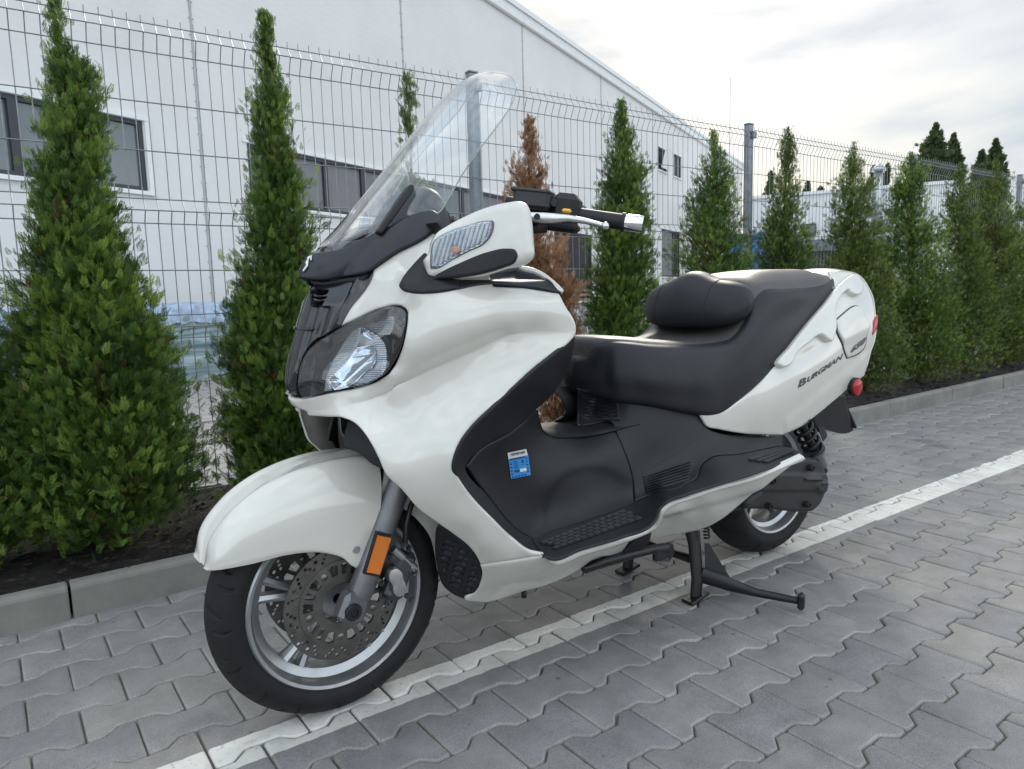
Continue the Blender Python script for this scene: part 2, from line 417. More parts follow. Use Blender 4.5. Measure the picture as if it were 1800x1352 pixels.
# ------------------------------------------------------------------ fence
def build_fence():
    gal = simple('galvanised_wire', (.30, .31, .32), .45, metal=.6, var=.2, vscale=30)
    pm = simple('galvanised_post', (.22, .25, .27), .42, metal=.65, var=.3, vscale=22, rvar=.12)
    root = empty('mesh_fence', tuple(Wst(1.68, 1.83, 0)), 'tall galvanised wire mesh fence with folded panels behind the conifers', 'fence')
    FT = 1.83
    bulge = [(2.125, 0), (2.098, 0), (2.052, -.032), (1.985, 0), (1.395, 0), (1.345, -.032), (1.295, 0), (.91, 0), (.86, -.032), (.81, 0), (.43, 0), (.38, -.032), (.33, 0), (.13, 0)]
    hz = [(2.098, 0), (2.052, -.032), (1.985, 0), (1.785, 0), (1.59, 0), (1.395, 0), (1.345, -.032), (1.295, 0), (1.10, 0), (.91, 0), (.86, -.032), (.81, 0), (.615, 0), (.43, 0), (.38, -.032), (.33, 0), (.13, 0)]
    posts = [-3.45, -.88, 1.685, 4.145, 6.72, 9.3, 11.86, 14.4, 17, 19.5, 22.1, 24.6, 27.2, 29.8]
    rng = random.Random(2)
    for i, s in enumerate(posts):
        b = MB(); Mx = np.array([LV, NV, [0, 0, 1]]).T
        b.box(Wst(s, FT + .035, 1.105), (.06, .045, 2.06), Mx, .004)
        b.box(Wst(s, FT + .035, 2.140), (.064, .049, .012), Mx, .003)
        p = b.build('fence_post', pm, root)
        if s < 12:
            for z in (2.06, 1.34, .86, .36):
                c = MB(); c.box(Wst(s + .018, FT - .003, z), (.034, .018, .05), Mx, .003); c.build('clamp', pm, p)
    for i in range(len(posts) - 1):
        b = MB(); a, e = posts[i] + .012, posts[i+1] - .012
        n = int(round((e - a - .02) / .05)); far = a > 10
        zo = rng.uniform(-.003, .003) + (-.016, -.016, -.014, -.006, .0, .004)[min(i, 5)]
        for k in range(n + 1):
            s = a + .01 + (e - a - .02) * k / n
            r = .0022
            pts = [Wst(s + rng.uniform(-.001, .001), FT + d, z + zo) for z, d in bulge]
            b.tube(pts, r, 4, cap=False, up=NV)
        for z, d in hz:
            b.tube([Wst(a + (e - a) * q, FT + d - .005, z + zo - .004 * math.sin(q * 3.14)) for q in (0, .25, .5, .75, 1)], .0026, 4, cap=False)
        b.build('mesh_panel', gal, root)
build_fence()

# ------------------------------------------------------------------ conifers
def spray_template(kind, rng):
    """flat fan of scale-leaf twigs: list of quads in local (x,y,z) with y the growth direction"""
    Q = []
    def twig(x0, y0, ang, L, w):
        dx, dy = math.sin(ang), math.cos(ang); px, py = dy, -dx
        a = (x0, y0, 0); b_ = (x0 + dx*L*.45 + px*w, y0 + dy*L*.45 + py*w, .02*L)
        c = (x0 + dx*L, y0 + dy*L, -.05*L); d = (x0 + dx*L*.45 - px*w, y0 + dy*L*.45 - py*w, .02*L)
        Q.append((a, b_, c, d))
    if kind == 'fine':
        twig(0, 0, 0, 1, .020)
        for i in range(7):
            y = .06 + .12 * i; L = .50 * (1 - .62 * i / 7)
            for sd_ in (-1, 1):
                an = sd_ * rng.uniform(.5, .75); y1 = y + rng.uniform(-.03, .03)
                twig(0, y1, an, L, .022)
                if i < 6: twig(math.sin(an)*L*.45, y1 + math.cos(an)*L*.45, an - sd_ * .5, L * .5, .020)
                if i < 4: twig(math.sin(an)*L*.5, y1 + math.cos(an)*L*.5, an + sd_ * .45, L * .4, .018)
    elif kind == 'mid':
        twig(0, 0, 0, 1, .03)
        for i in range(6):
            y = .08 + .14 * i; L = .5 * (1 - .6 * i / 6)
            for sd_ in (-1, 1):
                an = sd_ * rng.uniform(.5, .8); twig(0, y, an, L, .034)
                if i < 4: twig(math.sin(an)*L*.5, y + math.cos(an)*L*.5, an - sd_ * .5, L * .45, .03)
    else:
        twig(0, 0, 0, 1, .12)
        for y, L in ((.15, .6), (.45, .45)):
            for sd_ in (-1, 1): twig(0, y, sd_ * .7, L, .12)
    return np.array(Q)          # (q,4,3)
def conifer(name, base, H, prof, label, mat, seed, nb, nsp, size, kind, group, brown=.06, lean=None, sparse_top=0, cat='conifer'):
    """prof: (height fraction, radius, offset along the row)"""
    rng = np.random.RandomState(seed)
    root = empty(name, tuple(base), label, cat, group)
    base = np.array(base); SZK = 1 if H < 4 else .2
    pf = np.array(prof)
    def R(h): return np.interp(h, pf[:, 0], pf[:, 1])
    def off(h): return np.interp(h, pf[:, 0], pf[:, 2])
    dirs = []; poss = []; sizes = []; tints = []
    # branches, denser low
    hh = rng.uniform(0, 1, nb * 4)
    w = (R(np.clip(hh + .05, 0, 1)) + .03) ** 1.15; keep = rng.uniform(0, w.max(), nb * 4) < w; hh = hh[keep][:nb]
    hh = np.concatenate([hh, rng.uniform(.86, 1, 8)])
    stems = MB()
    for bi, h in enumerate(hh):
        th = rng.uniform(0, 2 * math.pi); rise = rng.uniform(.05, .20) * (.5 + R(h) * 2)
        htip = min(h + rise / H, 1.0)
        r = max(.008, R(htip) - size * .30) * (rng.uniform(.70, 1.04) if rng.rand() > .06 else 1.22)
        tint_b = rng.uniform(.2, .95) if rng.rand() > brown else rng.uniform(0, .1)
        d0 = np.array([math.cos(th), math.sin(th), 0])
        p0 = base + LV * off(h) + np.array([0, 0, h * H * .96]); p1 = base + LV * off(htip) + d0 * r + np.array([0, 0, htip * H])
        if bi % 5 == 0: stems.tube([p0, (p0 + p1) / 2 - np.array([0, 0, .01]), p1 - (p1 - p0) * .25], [.005, .004, .002], 4, cap=False)
        m_ = nsp
        u = rng.beta(1.7, 1.15, m_)
        c = p0 + (p1 - p0) * u[:, None]; c[:, 2] += .02 * np.sin(u * 3) 
        spread = (.016 + .040 * r / .3) * (1.1 - .5 * u) * (1 if H < 4 else 4)
        c += rng.normal(0, 1, (m_, 3)) * spread[:, None]
        dd = (p1 - p0) / (np.linalg.norm(p1 - p0) + 1e-6)
        g = dd * .75 + np.array([0, 0, .6]) + rng.normal(0, .34, (m_, 3))
        dirs.append(g); poss.append(c); sizes.append(size * rng.uniform(.6, 1.15, m_) * (1 - .25 * u) * min(1.0, .50 + R(htip) * 2.6 * SZK)); 
        tints.append(np.clip(tint_b + rng.normal(0, .17, m_), 0 if tint_b < .1 else .13, 1))
    G = np.concatenate(dirs); Pp = np.concatenate(poss); Sz = np.concatenate(sizes); T = np.concatenate(tints)
    G /= np.linalg.norm(G, axis=1)[:, None]
    rv = rng.normal(0, 1, G.shape); A = np.cross(G, rv); A /= np.linalg.norm(A, axis=1)[:, None]; B = np.cross(A, G)
    tm = [spray_template(kind, rng) for _ in range(4)]
    pick = rng.randint(0, 4, len(G)); Vs = []; Ts = []
    for k in range(4):
        ix = np.where(pick == k)[0]; tq = tm[k].reshape(-1, 3)
        curl = -.35 * tq[:, 1] ** 2
        loc = (tq[None, :, 0, None] * A[ix][:, None] + tq[None, :, 1, None] * G[ix][:, None] + (tq[None, :, 2, None] + curl[None, :, None] * .5) * B[ix][:, None]) * Sz[ix][:, None, None]
        V = Pp[ix][:, None] + loc; Vs.append(V.reshape(-1, 3))
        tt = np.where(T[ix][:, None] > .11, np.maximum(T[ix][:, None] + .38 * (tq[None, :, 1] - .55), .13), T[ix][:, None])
        Ts.append(np.clip(tt, 0, 1).ravel())
    V = np.concatenate(Vs); V[:, 2] = np.maximum(V[:, 2], base[2] + .01)
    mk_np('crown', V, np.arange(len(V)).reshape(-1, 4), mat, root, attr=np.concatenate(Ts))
    tb = MB(); pts = [base + LV * off(h) + np.array([0, 0, h * H * .97]) for h in np.linspace(0, 1, 12)]
    tb.tube(pts, list(np.linspace(.022 if H < 4 else .2, .003, 12)), 8)
    tb.add(stems.v, stems.f)
    tb.build('trunk', BARK, root, smooth=True)
    return root
BARK = simple('bark_wood', (.11, .075, .05), .9, var=.35, vscale=30, bump=.6, bscale=80)
def trees():
    green = leaf_mat('thuja_green', (.028, .062, .013), (.074, .145, .026), (.22, .305, .055))
    green2 = leaf_mat('thuja_olive', (.036, .064, .016), (.084, .138, .030), (.21, .27, .06))
    dead = leaf_mat('thuja_dead', (.19, .095, .045), (.30, .165, .09), (.42, .26, .15), (.14, .07, .04))
    grp = 'columnar conifers planted along the mesh fence'
    # pixel based measurements turned into row position s, height and radii at t
    T0 = 1.36
    def fromPx(apex, rows, t=T0):
        """rows: (v, uleft, uright); returns s0, H, profile"""
        s_a, z_a = st_at(*apex, t); gz = .09
        out = []
        for v, a, b in rows:
            d = .0
            sl, z1 = st_at(a, v, t); sr, z2 = st_at(b, v, t)
            out.append(((z1 + z2) / 2, abs(sr - sl) / 2 * RKF[0], (sl + sr) / 2))
        out.sort(); s0 = out[0][2]; H = z_a - gz
        pr = [(max(0, min(1, (z - gz) / H)), r * RK, c - s0) for z, r, c in out]
        if pr[0][0] > .06: pr = [(0, pr[0][1] * .86, 0)] + pr
        pr.append((1.0, .012, s_a - s0))
        return s0, H, pr
    RK = 1.0; RKF = [.95]
    data = [
     ((-95, 250), [(330, -130, -50), (480, -160, -10), (620, -190, 25), (760, -220, 80), (880, -240, 110)], 'densest conifer cut off by the left edge of the photo', green, 0, 'fine', 260, 34, 0.068),
     ((96, 3), [(60, 82, 110), (120, 66, 185), (200, 58, 196), (320, 50, 212), (420, 30, 235), (520, 8, 285), (620, -12, 322), (720, -25, 345), (820, -40, 372), (900, -35, 372)], 'tallest wide green conifer nearest the camera, in front of the left windows', green, 1, 'fine', 700, 36, 0.066),
     ((464, 30), [(60, 442, 486), (100, 452, 482), (150, 436, 512), (200, 432, 518), (260, 437, 518), (330, 434, 545), (420, 424, 560), (520, 395, 562), (620, 378, 578), (720, 376, 585), (800, 385, 590), (860, 392, 590)], 'green conifer with a thin pale tip beside the scooter front', green, 2, 'fine', 600, 32, 0.060),
     ((716, 140), [(165, 692, 738), (230, 706, 742), (280, 690, 752), (350, 680, 765), (450, 665, 790), (560, 640, 810), (700, 630, 820)], 'thin wispy conifer seen through the clear windscreen', green2, 3, 'fine', 150, 20, .07),
     ((931, 212), [(240, 912, 948), (290, 893, 962), (340, 884, 970), (400, 880, 980), (470, 888, 1000), (540, 905, 1020), (620, 930, 1030), (720, 940, 1032)], 'dead rust brown conifer behind the handlebar', dead, 4, 'fine', 300, 24, .062),
     ((1092, 182), [(215, 1076, 1108), (260, 1064, 1130), (330, 1058, 1134), (400, 1048, 1140), (470, 1042, 1148), (540, 1032, 1150), (600, 1026, 1152), (700, 1026, 1156)], 'full green conifer behind the chrome bar end', green, 5, 'fine', 520, 30, 0.056),
     ((1254, 234), [(265, 1243, 1272), (300, 1230, 1283), (340, 1216, 1290), (400, 1204, 1298), (460, 1196, 1308), (520, 1190, 1312), (640, 1184, 1318)], 'green conifer left of the third fence post, behind the seat', green, 6, 'fine', 480, 28, 0.054),
     ((1384, 226), [(250, 1370, 1400), (280, 1374, 1396), (320, 1357, 1402), (370, 1350, 1408), (420, 1338, 1418), (470, 1330, 1426), (560, 1325, 1430)], 'narrow green conifer with knobbly top right of the third fence post', green2, 7, 'fine', 420, 28, 0.054),
     ((1501, 252), [(280, 1488, 1514), (320, 1472, 1524), (380, 1464, 1530), (430, 1460, 1534), (500, 1452, 1552), (600, 1460, 1566), (660, 1470, 1572)], 'green conifer directly behind the scooter tail', green2, 8, 'fine', 480, 28, 0.054),
     ((1602, 270), [(300, 1582, 1618), (360, 1570, 1620), (420, 1563, 1634), (500, 1546, 1648), (580, 1553, 1662), (650, 1568, 1660)], 'broad dark conifer just right of the scooter tail', green, 9, 'fine', 500, 28, 0.056),
     ((1690, 290), [(320, 1672, 1704), (380, 1668, 1706), (450, 1650, 1714), (520, 1650, 1730), (600, 1655, 1736), (640, 1662, 1732)], 'slim olive conifer, third from the right edge', green2, 10, 'fine', 420, 26, 0.056),
     ((1751, 284), [(320, 1734, 1766), (400, 1728, 1768), (480, 1716, 1790), (560, 1722, 1802), (630, 1732, 1800)], 'olive green conifer, second from the right edge', green2, 11, 'fine', 440, 26, 0.058),
     ((1808, 330), [(380, 1792, 1825), (460, 1788, 1840), (560, 1780, 1850), (620, 1782, 1850)], 'conifer half cut off by the right edge of the photo', green, 12, 'fine', 300, 24, 0.066),
    ]
    for apex, rows, lab, mat, sd_, kind, nb, nsp, size in data:
        RKF[0] = .96 if sd_ < 3 else (.88 if sd_ < 7 else .78)
        s0, H, pr = fromPx(apex, rows)
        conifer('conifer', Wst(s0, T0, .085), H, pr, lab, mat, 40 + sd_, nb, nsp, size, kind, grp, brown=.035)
trees()

# ------------------------------------------------------------------ buildings
BA = rad(26.2)
BD = np.array([math.cos(BA), math.sin(BA), 0]); BN = np.array([-math.sin(BA), math.cos(BA), 0])
fh = np.array([CFW[0], CFW[1], 0]); fh /= np.linalg.norm(fh)
_r = ray(0, 535); _k = 8.0 / (_r @ fh); BP = CC + _r * _k; BP[2] = 0
def wall_at(u, v, dn=0.0):
    d = ray(u, v); k = ((BP - CC) @ BN + dn) / (d @ BN); X = CC + d * k; return X
def wl(u, v):
    X = wall_at(u, v); return (X - BP) @ BD, X[2]
def WP(a, z, n=0): return BP + BD * a + BN * n + np.array([0, 0, z])
MBx = np.array([BD, BN, [0, 0, 1]]).T
def panel_wall_mat(name, col, scale):
    m, nt, b = nodes(name)
    tcn = nd(nt, 'ShaderNodeTexCoord'); sp = nd(nt, 'ShaderNodeSeparateXYZ'); lk(nt, tcn.outputs['Object'], sp.inputs[0])
    mu = nd(nt, 'ShaderNodeMath', operation='MULTIPLY'); mu.inputs[1].default_value = scale; lk(nt, sp.outputs[2], mu.inputs[0])
    sn = nd(nt, 'ShaderNodeMath', operation='SINE'); lk(nt, mu.outputs[0], sn.inputs[0])
    bp = nd(nt, 'ShaderNodeBump', {'Strength': .14, 'Distance': .003}); lk(nt, sn.outputs[0], bp.inputs['Height']); lk(nt, bp.outputs[0], b.inputs['Normal'])
    nz = nd(nt, 'ShaderNodeTexNoise', {'Scale': .7, 'Detail': 6, 'Roughness': .6}); lk(nt, tcn.outputs['Object'], nz.inputs['Vector'])
    c = np.array(col); r = ramp(nt, .3, tuple(c * .93), .7, tuple(c * 1.03)); lk(nt, nz.outputs['Fac'], r.inputs[0]); lk(nt, r.outputs[0], b.inputs['Base Color'])
    b.inputs['Roughness'].default_value = .5; b.inputs['Specular IOR Level'].default_value = .3
    return m
def buildings():
    wm = panel_wall_mat('white_panel_wall', (.755, .745, .735), 62)
    trim = simple('white_trim', (.80, .81, .81), .4, var=.05)
    frame = simple('window_frame_grey', (.035, .04, .05), .45, var=.1)
    glass, nt, b = nodes('window_glass'); b.inputs['Base Color'].default_value = (.10, .125, .14, 1); b.inputs['Roughness'].default_value = .08; b.inputs['Specular IOR Level'].default_value = .9
    blind = simple('grey_blind', (.20, .20, .215), .7, var=.08, vscale=3)
    dark = simple('dark_interior', (.012, .013, .016), .6, var=.2)
    seam = simple('seam_dark', (.42, .43, .44), .6)
    root = empty('warehouse', tuple(BP), 'large white panel warehouse with sloping skyline behind the fence', 'building')
    H = 7.85; a0 = -14; a1 = wl(1304, 400)[0]
    # wall with openings
    wins = []
    def rect(u0, v0, u1, v1): 
        A = wl(u0, v0); B = wl(u1, v1); return [A[0], min(A[1], B[1]), B[0], max(A[1], B[1])]
    w1 = [wl(-150, 250)[0], wl(263, 335)[1], wl(261, 330)[0], wl(258, 212)[1]]
    w2 = [wl(437, 300)[0], wl(600, 378)[1], wl(893, 380)[0], wl(600, 288)[1]]
    z1 = (w1[1] + w2[1]) / 2; z2 = (w1[3] + w2[3]) / 2
    w1[1] = w2[1] = z1; w1[3] = w2[3] = z2
    door = rect(974, 404, 1042, 530); door[1] = .05
    w3 = rect(1163, 402, 1195, 487)
    w4 = rect(1157, 258, 1172, 304); w5 = rect(1184, 270, 1197, 315)
    ops = [w1, w2, door, w3, w4, w5]
    xs = sorted(set([a0, a1] + [o[0] for o in ops] + [o[2] for o in ops])); zs = sorted(set([0.0, H] + [o[1] for o in ops] + [o[3] for o in ops]))
    b = MB(); vid = {}
    V = []; F = []
    def vi(a, z, n):
        k = (round(a, 4), round(z, 4), n)
        if k not in vid: vid[k] = len(V); V.append(WP(a, z, n))
        return vid[k]
    for i in range(len(xs) - 1):
        for j in range(len(zs) - 1):
            ca, cz = (xs[i] + xs[i+1]) / 2, (zs[j] + zs[j+1]) / 2
            if any(o[0] < ca < o[2] and o[1] < cz < o[3] for o in ops): continue
            F.append((vi(xs[i], zs[j], 0), vi(xs[i+1], zs[j], 0), vi(xs[i+1], zs[j+1], 0), vi(xs[i], zs[j+1], 0)))
    for o in ops:
        q = [(o[0], o[1]), (o[2], o[1]), (o[2], o[3]), (o[0], o[3])]
        for i in range(4):
            p, r = q[i], q[(i+1) % 4]
            k = len(V); V.extend([WP(p[0], p[1], 0), WP(r[0], r[1], 0), WP(r[0], r[1], .16), WP(p[0], p[1], .16)]); F.append((k, k+1, k+2, k+3))
    k = len(V)   # end walls, back and roof
    V.extend([WP(a1, 0, 0), WP(a1, 0, 24), WP(a1, H, 24), WP(a1, H, 0), WP(a0, 0, 0), WP(a0, 0, 24), WP(a0, H, 24), WP(a0, H, 0)])
    F.extend([(k, k+1, k+2, k+3), (k+4, k+7, k+6, k+5), (k+1, k+5, k+6, k+2)])
    mk('wall', V, F, wm, root)
    mb = MB(); mb.box(WP((a0 + a1) / 2, H + .06, 12), (a1 - a0 + .2, 24.3, .12), MBx)
    roof = mb.build('roof', trim, root)
    mb = MB(); mb.box(WP((a0 + a1) / 2, H - .08, -.05), (a1 - a0 + .3, .10, .34), MBx, .02)
    mb.build('eave_trim', trim, roof)
    # panel joints
    for u, v in ((332, 0), (705, 40), (918, 80), (1056, 160), (1147, 240), (1240, 280)):
        a = wl(u, v)[0]; mb = MB(); mb.box(WP(a, H / 2 - .1, -.006), (.035, .012, H - .3), MBx)
        for z in np.arange(.4, 7.4, .22):
            for d in (-.035, .035): mb.box(WP(a + d, z, -.006), (.013, .012, .013), MBx)
        mb.build('panel_joint', seam, root)
    def window(o, mull, panes='glass', sill=True, open_=False, name='window'):
        mb = MB(); t = .055; A, z0, B, z1 = o; n = .05
        mb.box(WP((A+B)/2, z0 + t/2, n), (B - A, .06, t), MBx); mb.box(WP((A+B)/2, z1 - t/2, n), (B - A, .06, t), MBx)
        mb.box(WP(A + t/2, (z0+z1)/2, n), (t, .06, z1 - z0 - 2*t), MBx); mb.box(WP(B - t/2, (z0+z1)/2, n), (t, .06, z1 - z0 - 2*t), MBx)
        for mm in mull: mb.box(WP(mm, (z0+z1)/2, n), (.10, .062, z1 - z0 - 2*t), MBx)
        w = mb.build(name, frame, root)
        edges = [A] + list(mull) + [B]
        for i in range(len(edges) - 1):
            p = MB(); a, b2 = edges[i] + .05, edges[i+1] - .05
            mt = panes[i % len(panes)] if isinstance(panes, list) else panes
            p.box(WP((a+b2)/2, (z0+z1)/2, n + .02), (b2 - a, .012, z1 - z0 - 2*t), MBx); p.build('pane', mt, w)
        if sill:
            s = MB(); s.box(WP((A+B)/2, z0 - .03, -.02), (B - A + .14, .08, .05), MBx)
            s.box(WP(B + .05, (z0+z1)/2, -.012), (.08, .024, z1 - z0), MBx); s.box(WP((A+B)/2, z1 + .04, -.012), (B - A + .18, .024, .07), MBx)
            s.build('sill', trim, w)
    window(w1, [wl(8, 250)[0] - 1.2, wl(30, 250)[0]], [glass, glass, glass])
    window(w2, [wl(498, 300)[0], wl(575, 320)[0], wl(640, 320)[0], wl(730, 330)[0], wl(815, 350)[0]], [blind, blind, blind, blind, glass])
    window(door, [], dark, sill=False, name='doorway')
    window(w3, [(w3[0] * .35 + w3[2] * .65)], [blind, dark])
    window(w4, [], dark); window(w5, [(w5[0] + w5[2]) / 2], [blind, blind])
    # tilted sash of the upper window
    c = WP((w4[0] + w4[2]) / 2, (w4[1] + w4[3]) / 2, -.22); mb = MB()
    R = Matrix.Rotation(rad(14), 3, Vector(BD)); Mr = np.array(R) @ MBx
    mb.box(c, (w4[2] - w4[0] - .1, .05, w4[3] - w4[1] - .1), Mr); mb.build('open_sash', trim, root)
    # --- second low building on the right
    wm2 = panel_wall_mat('low_building_wall', (.78, .79, .80), 20)
    A = ray(1310, 505); B = ray(1690, 490)
    PA = CC + A * (31 / (A @ fh)); PB = CC + B * (27.5 / (B @ fh)); PA[2] = PB[2] = 0
    d = PB - PA; Ln = np.linalg.norm(d); d /= Ln; nn = np.array([-d[1], d[0], 0])
    if nn @ (PA - CC) < 0: nn = -nn
    M2 = np.array([d, nn, [0, 0, 1]]).T
    h2 = .95 + (505 - 358) / CF * 31
    h3 = .95 + (490 - 325) / CF * 27.5
    hb = (h2 + h3) / 2
    r2 = empty('low_building', tuple(PA), 'low white workshop with a steel flue and grey awning, right of the warehouse', 'building')
    mb = MB(); mb.box(PA + d * (Ln/2 + 0) + nn * 3 + np.array([0, 0, hb/2]), (Ln, 6, hb), M2); mb.build('wall', wm2, r2)
    mb = MB(); mb.box(PA + d * (Ln/2) + nn * 3 + np.array([0, 0, hb + .06]), (Ln + .2, 6.2, .12), M2); rf = mb.build('roof', trim, r2)
    def on2(u, v):
        q = ray(u, v); k = ((PA - CC) @ nn) / (q @ nn); X = CC + q * k; return (X - PA) @ d, X[2]
    def Q2(a, z, n=0): return PA + d * a + nn * n + np.array([0, 0, z])
    steel = simple('flue_steel', (.5, .52, .54), .35, metal=.8)
    a, z = on2(1541, 405); z2_ = on2(1541, 303)[1]
    mb = MB(); mb.tube([Q2(a, z, -.25), Q2(a, z2_, -.25)], .16, 14); mb.tube([Q2(a, z2_, -.25), Q2(a, z2_ + .12, -.25), Q2(a, z2_ + .3, -.25)], [.26, .26, .02], 14)
    mb.build('flue', steel, r2, smooth=True)
    for (u0, v0, u1, v1, mt) in [(1408, 393, 1435, 416, blind), (1547, 385, 1570, 408, glass), (1646, 410, 1656, 425, dark)]:
        p, q = on2(u0, v1), on2(u1, v0); mb = MB(); w_, h_ = q[0] - p[0], q[1] - p[1]
        mb.box(Q2(p[0] + w_/2, p[1] + h_/2, -.04), (w_, .08, h_), M2); f = mb.build('window', frame, r2)
        mb = MB(); mb.box(Q2(p[0] + w_/2, p[1] + h_/2, -.085), (w_ - .1, .02, h_ - .1), M2); mb.build('pane', mt, f)
    # awning and dark roller front
    p0, p1 = on2(1400, 425)[0], on2(1580, 425)[0]; za = on2(1500, 418)[1]; zb = on2(1500, 432)[1]
    mb = MB(); n0 = len(mb.v)
    mb.add([Q2(p0, za, -.05), Q2(p1, za, -.05), Q2(p1, zb, -1.2), Q2(p0, zb, -1.2), Q2(p0, za - .05, -.05), Q2(p1, za - .05, -.05), Q2(p1, zb - .2, -1.2), Q2(p0, zb - .2, -1.2)],
           [(0, 3, 2, 1), (3, 7, 6, 2), (0, 4, 7, 3), (1, 2, 6, 5), (4, 5, 6, 7)])
    mb.build('awning', simple('awning_grey', (.12, .14, .17), .6), r2)
    mb = MB()
    mb.box(Q2((p0+p1)/2, zb / 2 - .05, -.05), (p1 - p0 - .3, .1, zb - .1), M2)
    mb.build('roller_door', dark, r2)
    rgm = simple('rail_grey', (.25, .27, .30), .5, metal=.4)
    for q in np.linspace(p0 + .3, p1 - .3, 26):
        mb = MB(); mb.box(Q2(q, zb / 2 - .1, -.14), (.06, .05, zb - .2), M2); mb.build('railing_bar', rgm, r2)
    # --- blue cabin between post and conifers
    X = ray(1328, 470); P = CC + X * (13 / (X @ fh)); P[2] = 0
    rc = empty('site_cabin', tuple(P), 'bright blue plastic cabin half hidden right of the third fence post', 'cabin')
    bl = simple('blue_plastic', (.02, .17, .50), .45, var=.1)
    zt = .95 + (503 - 425) / CF * 13
    mb = MB(); mb.box(P + np.array([0, 0, zt/2]), (.9, .9, zt), MBx, .05); mb.build('shell', bl, rc)
    mb = MB(); mb.box(P + np.array([0, 0, zt + .05]), (1.0, 1.0, .10), MBx, .04); mb.build('cap', bl, rc)
    mb = MB(); mb.box(P - BN * .46 + np.array([0, 0, zt/2]), (.62, .03, zt - .3), MBx, .01); dr = mb.build('door', bl, rc)
    mb = MB(); mb.box(P - BN * .49 + BD * .22 + np.array([0, 0, 1.0]), (.04, .04, .14), MBx, .01); mb.build('handle', steel, dr)
    # --- tarp covered stack behind the left conifers
    tarp_m, nt, b = nodes('tarp_plastic')
    tcn = nd(nt, 'ShaderNodeTexCoord'); sp = nd(nt, 'ShaderNodeSeparateXYZ'); lk(nt, tcn.outputs['Object'], sp.inputs[0])
    nz = nd(nt, 'ShaderNodeTexNoise', {'Scale': 2.2, 'Detail': 4, 'Distortion': 1.4}); mpn = nd(nt, 'ShaderNodeMapping'); mpn.inputs['Scale'].default_value = (.5, .5, 5)
    lk(nt, tcn.outputs['Object'], mpn.inputs[0]); lk(nt, mpn.outputs[0], nz.inputs['Vector'])
    r = ramp(nt, .36, (.11, .20, .22), .62, (.36, .43, .45)); lk(nt, nz.outputs['Fac'], r.inputs[0]); lk(nt, r.outputs[0], b.inputs['Base Color']); b.inputs['Roughness'].default_value = .35
    bluem = simple('blue_sheet', (.36, .46, .60), .4, var=.35, vscale=9, bump=.6, bscale=14, bdist=.02)
    def stack(a, b_, z, depth, n0, seed, name, label, top=True):
        rng = np.random.RandomState(seed); c = BP + BN * n0
        rt = empty(name, tuple(c + BD * a), label, 'stack')
        na, nz_ = 90, 26; V = []; 
        aa = np.linspace(a, b_, na); prof = [(0, q) for q in np.linspace(0.05, z - .06, nz_)] + [(.03, z - .02), (.1, z)] + [(q, z) for q in np.linspace(.2, depth - .05, 6)] + [(depth, z - .05), (depth, 0.05)]
        for x in aa:
            for (n_, zz) in prof:
                wv = .03 * math.sin(x * 5 + zz * 3) + .02 * math.sin(x * 13 - zz * 9) + .015 * math.sin(zz * 25 + x * 2) + rng.normal(0, .004)
                V.append(c + BD * (x + rng.normal(0, .004)) + BN * (n_ - wv * (1 if n_ < depth - .1 else -1)) + np.array([0, 0, max(zz + wv * .5, .03)]))
        P_ = len(prof); F = []
        for i in range(na - 1):
            for j in range(P_ - 1): F.append((i*P_ + j, (i+1)*P_ + j, (i+1)*P_ + j + 1, i*P_ + j + 1))
        F += [tuple(range(P_ - 1, -1, -1)), tuple((na-1)*P_ + j for j in range(P_))]
        body = mk('tarpaulin', V, F, tarp_m, rt, smooth=True)
        if top:
            V = []; F = []; pf = [(-.05, z - .16), (-.045, z - .08), (-.03, z + .02), (.1, z + .05), (.5, z + .06), (depth, z + .04)]
            for x in aa:
                for (n_, zz) in pf:
                    wv = .025 * math.sin(x * 7 + n_ * 4) + rng.normal(0, .012)
                    V.append(c + BD * x + BN * (n_ - abs(wv) * .6) + np.array([0, 0, zz + wv * .7]))
            P_ = len(pf)
            for i in range(na - 1):
                for j in range(P_ - 1): F.append((i*P_ + j, (i+1)*P_ + j, (i+1)*P_ + j + 1, i*P_ + j + 1))
            mk('blue_sheet', V, F, bluem, rt, smooth=True)
        return rt, c
    def stk_a(u, n0):
        d_ = ray(u, 520); k = ((BP - CC) @ BN + n0) / (d_ @ BN); return (CC + d_ * k - BP) @ BD
    n0 = -1.55
    stack(stk_a(-160, n0), stk_a(545, n0), .86, 1.1, n0, 3, 'covered_stack', 'long stack under green and blue plastic sheeting behind the left conifers')
    n0 = -4.2
    rt, c = stack(stk_a(880, n0), stk_a(1062, n0), .74, 1.0, n0, 5, 'timber_stack', 'sheeted stack topped with loose planks, seen behind the dead brown conifer', top=False)
    wood = simple('plank_wood', (.30, .20, .125), .8, var=.35, vscale=12)
    a = stk_a(880, n0); b_ = stk_a(1062, n0); rng = random.Random(4)
    for i in range(7):
        mb = MB(); z = .80 + .075 * (i % 3) ; off = .08 + .14 * (i // 3)
        R = Matrix.Rotation(rad(rng.uniform(-2, 2)), 3, 'Z'); mb.box(c + BD * ((a + b_) / 2 + rng.uniform(-.2, .2)) + BN * off + np.array([0, 0, z]), ((b_ - a) * rng.uniform(.9, 1.05), .12, .035), np.array(R) @ MBx, .004)
        mb.build('plank', wood, rt)
    # antenna mast
    X = ray(1281, 400); P = CC + X * (60 / (X @ fh)); P[2] = 0; zt = .95 + (500 - 152) / CF * 60
    mb = MB(); mb.tube([P, P + np.array([0, 0, zt * .6]), P + np.array([0, 0, zt])], [.06, .04, .02], 6)
    tag(mb.build('antenna_mast', simple('mast_grey', (.4, .42, .45), .5)), 'hair thin antenna mast rising above the warehouse roof end', 'mast')
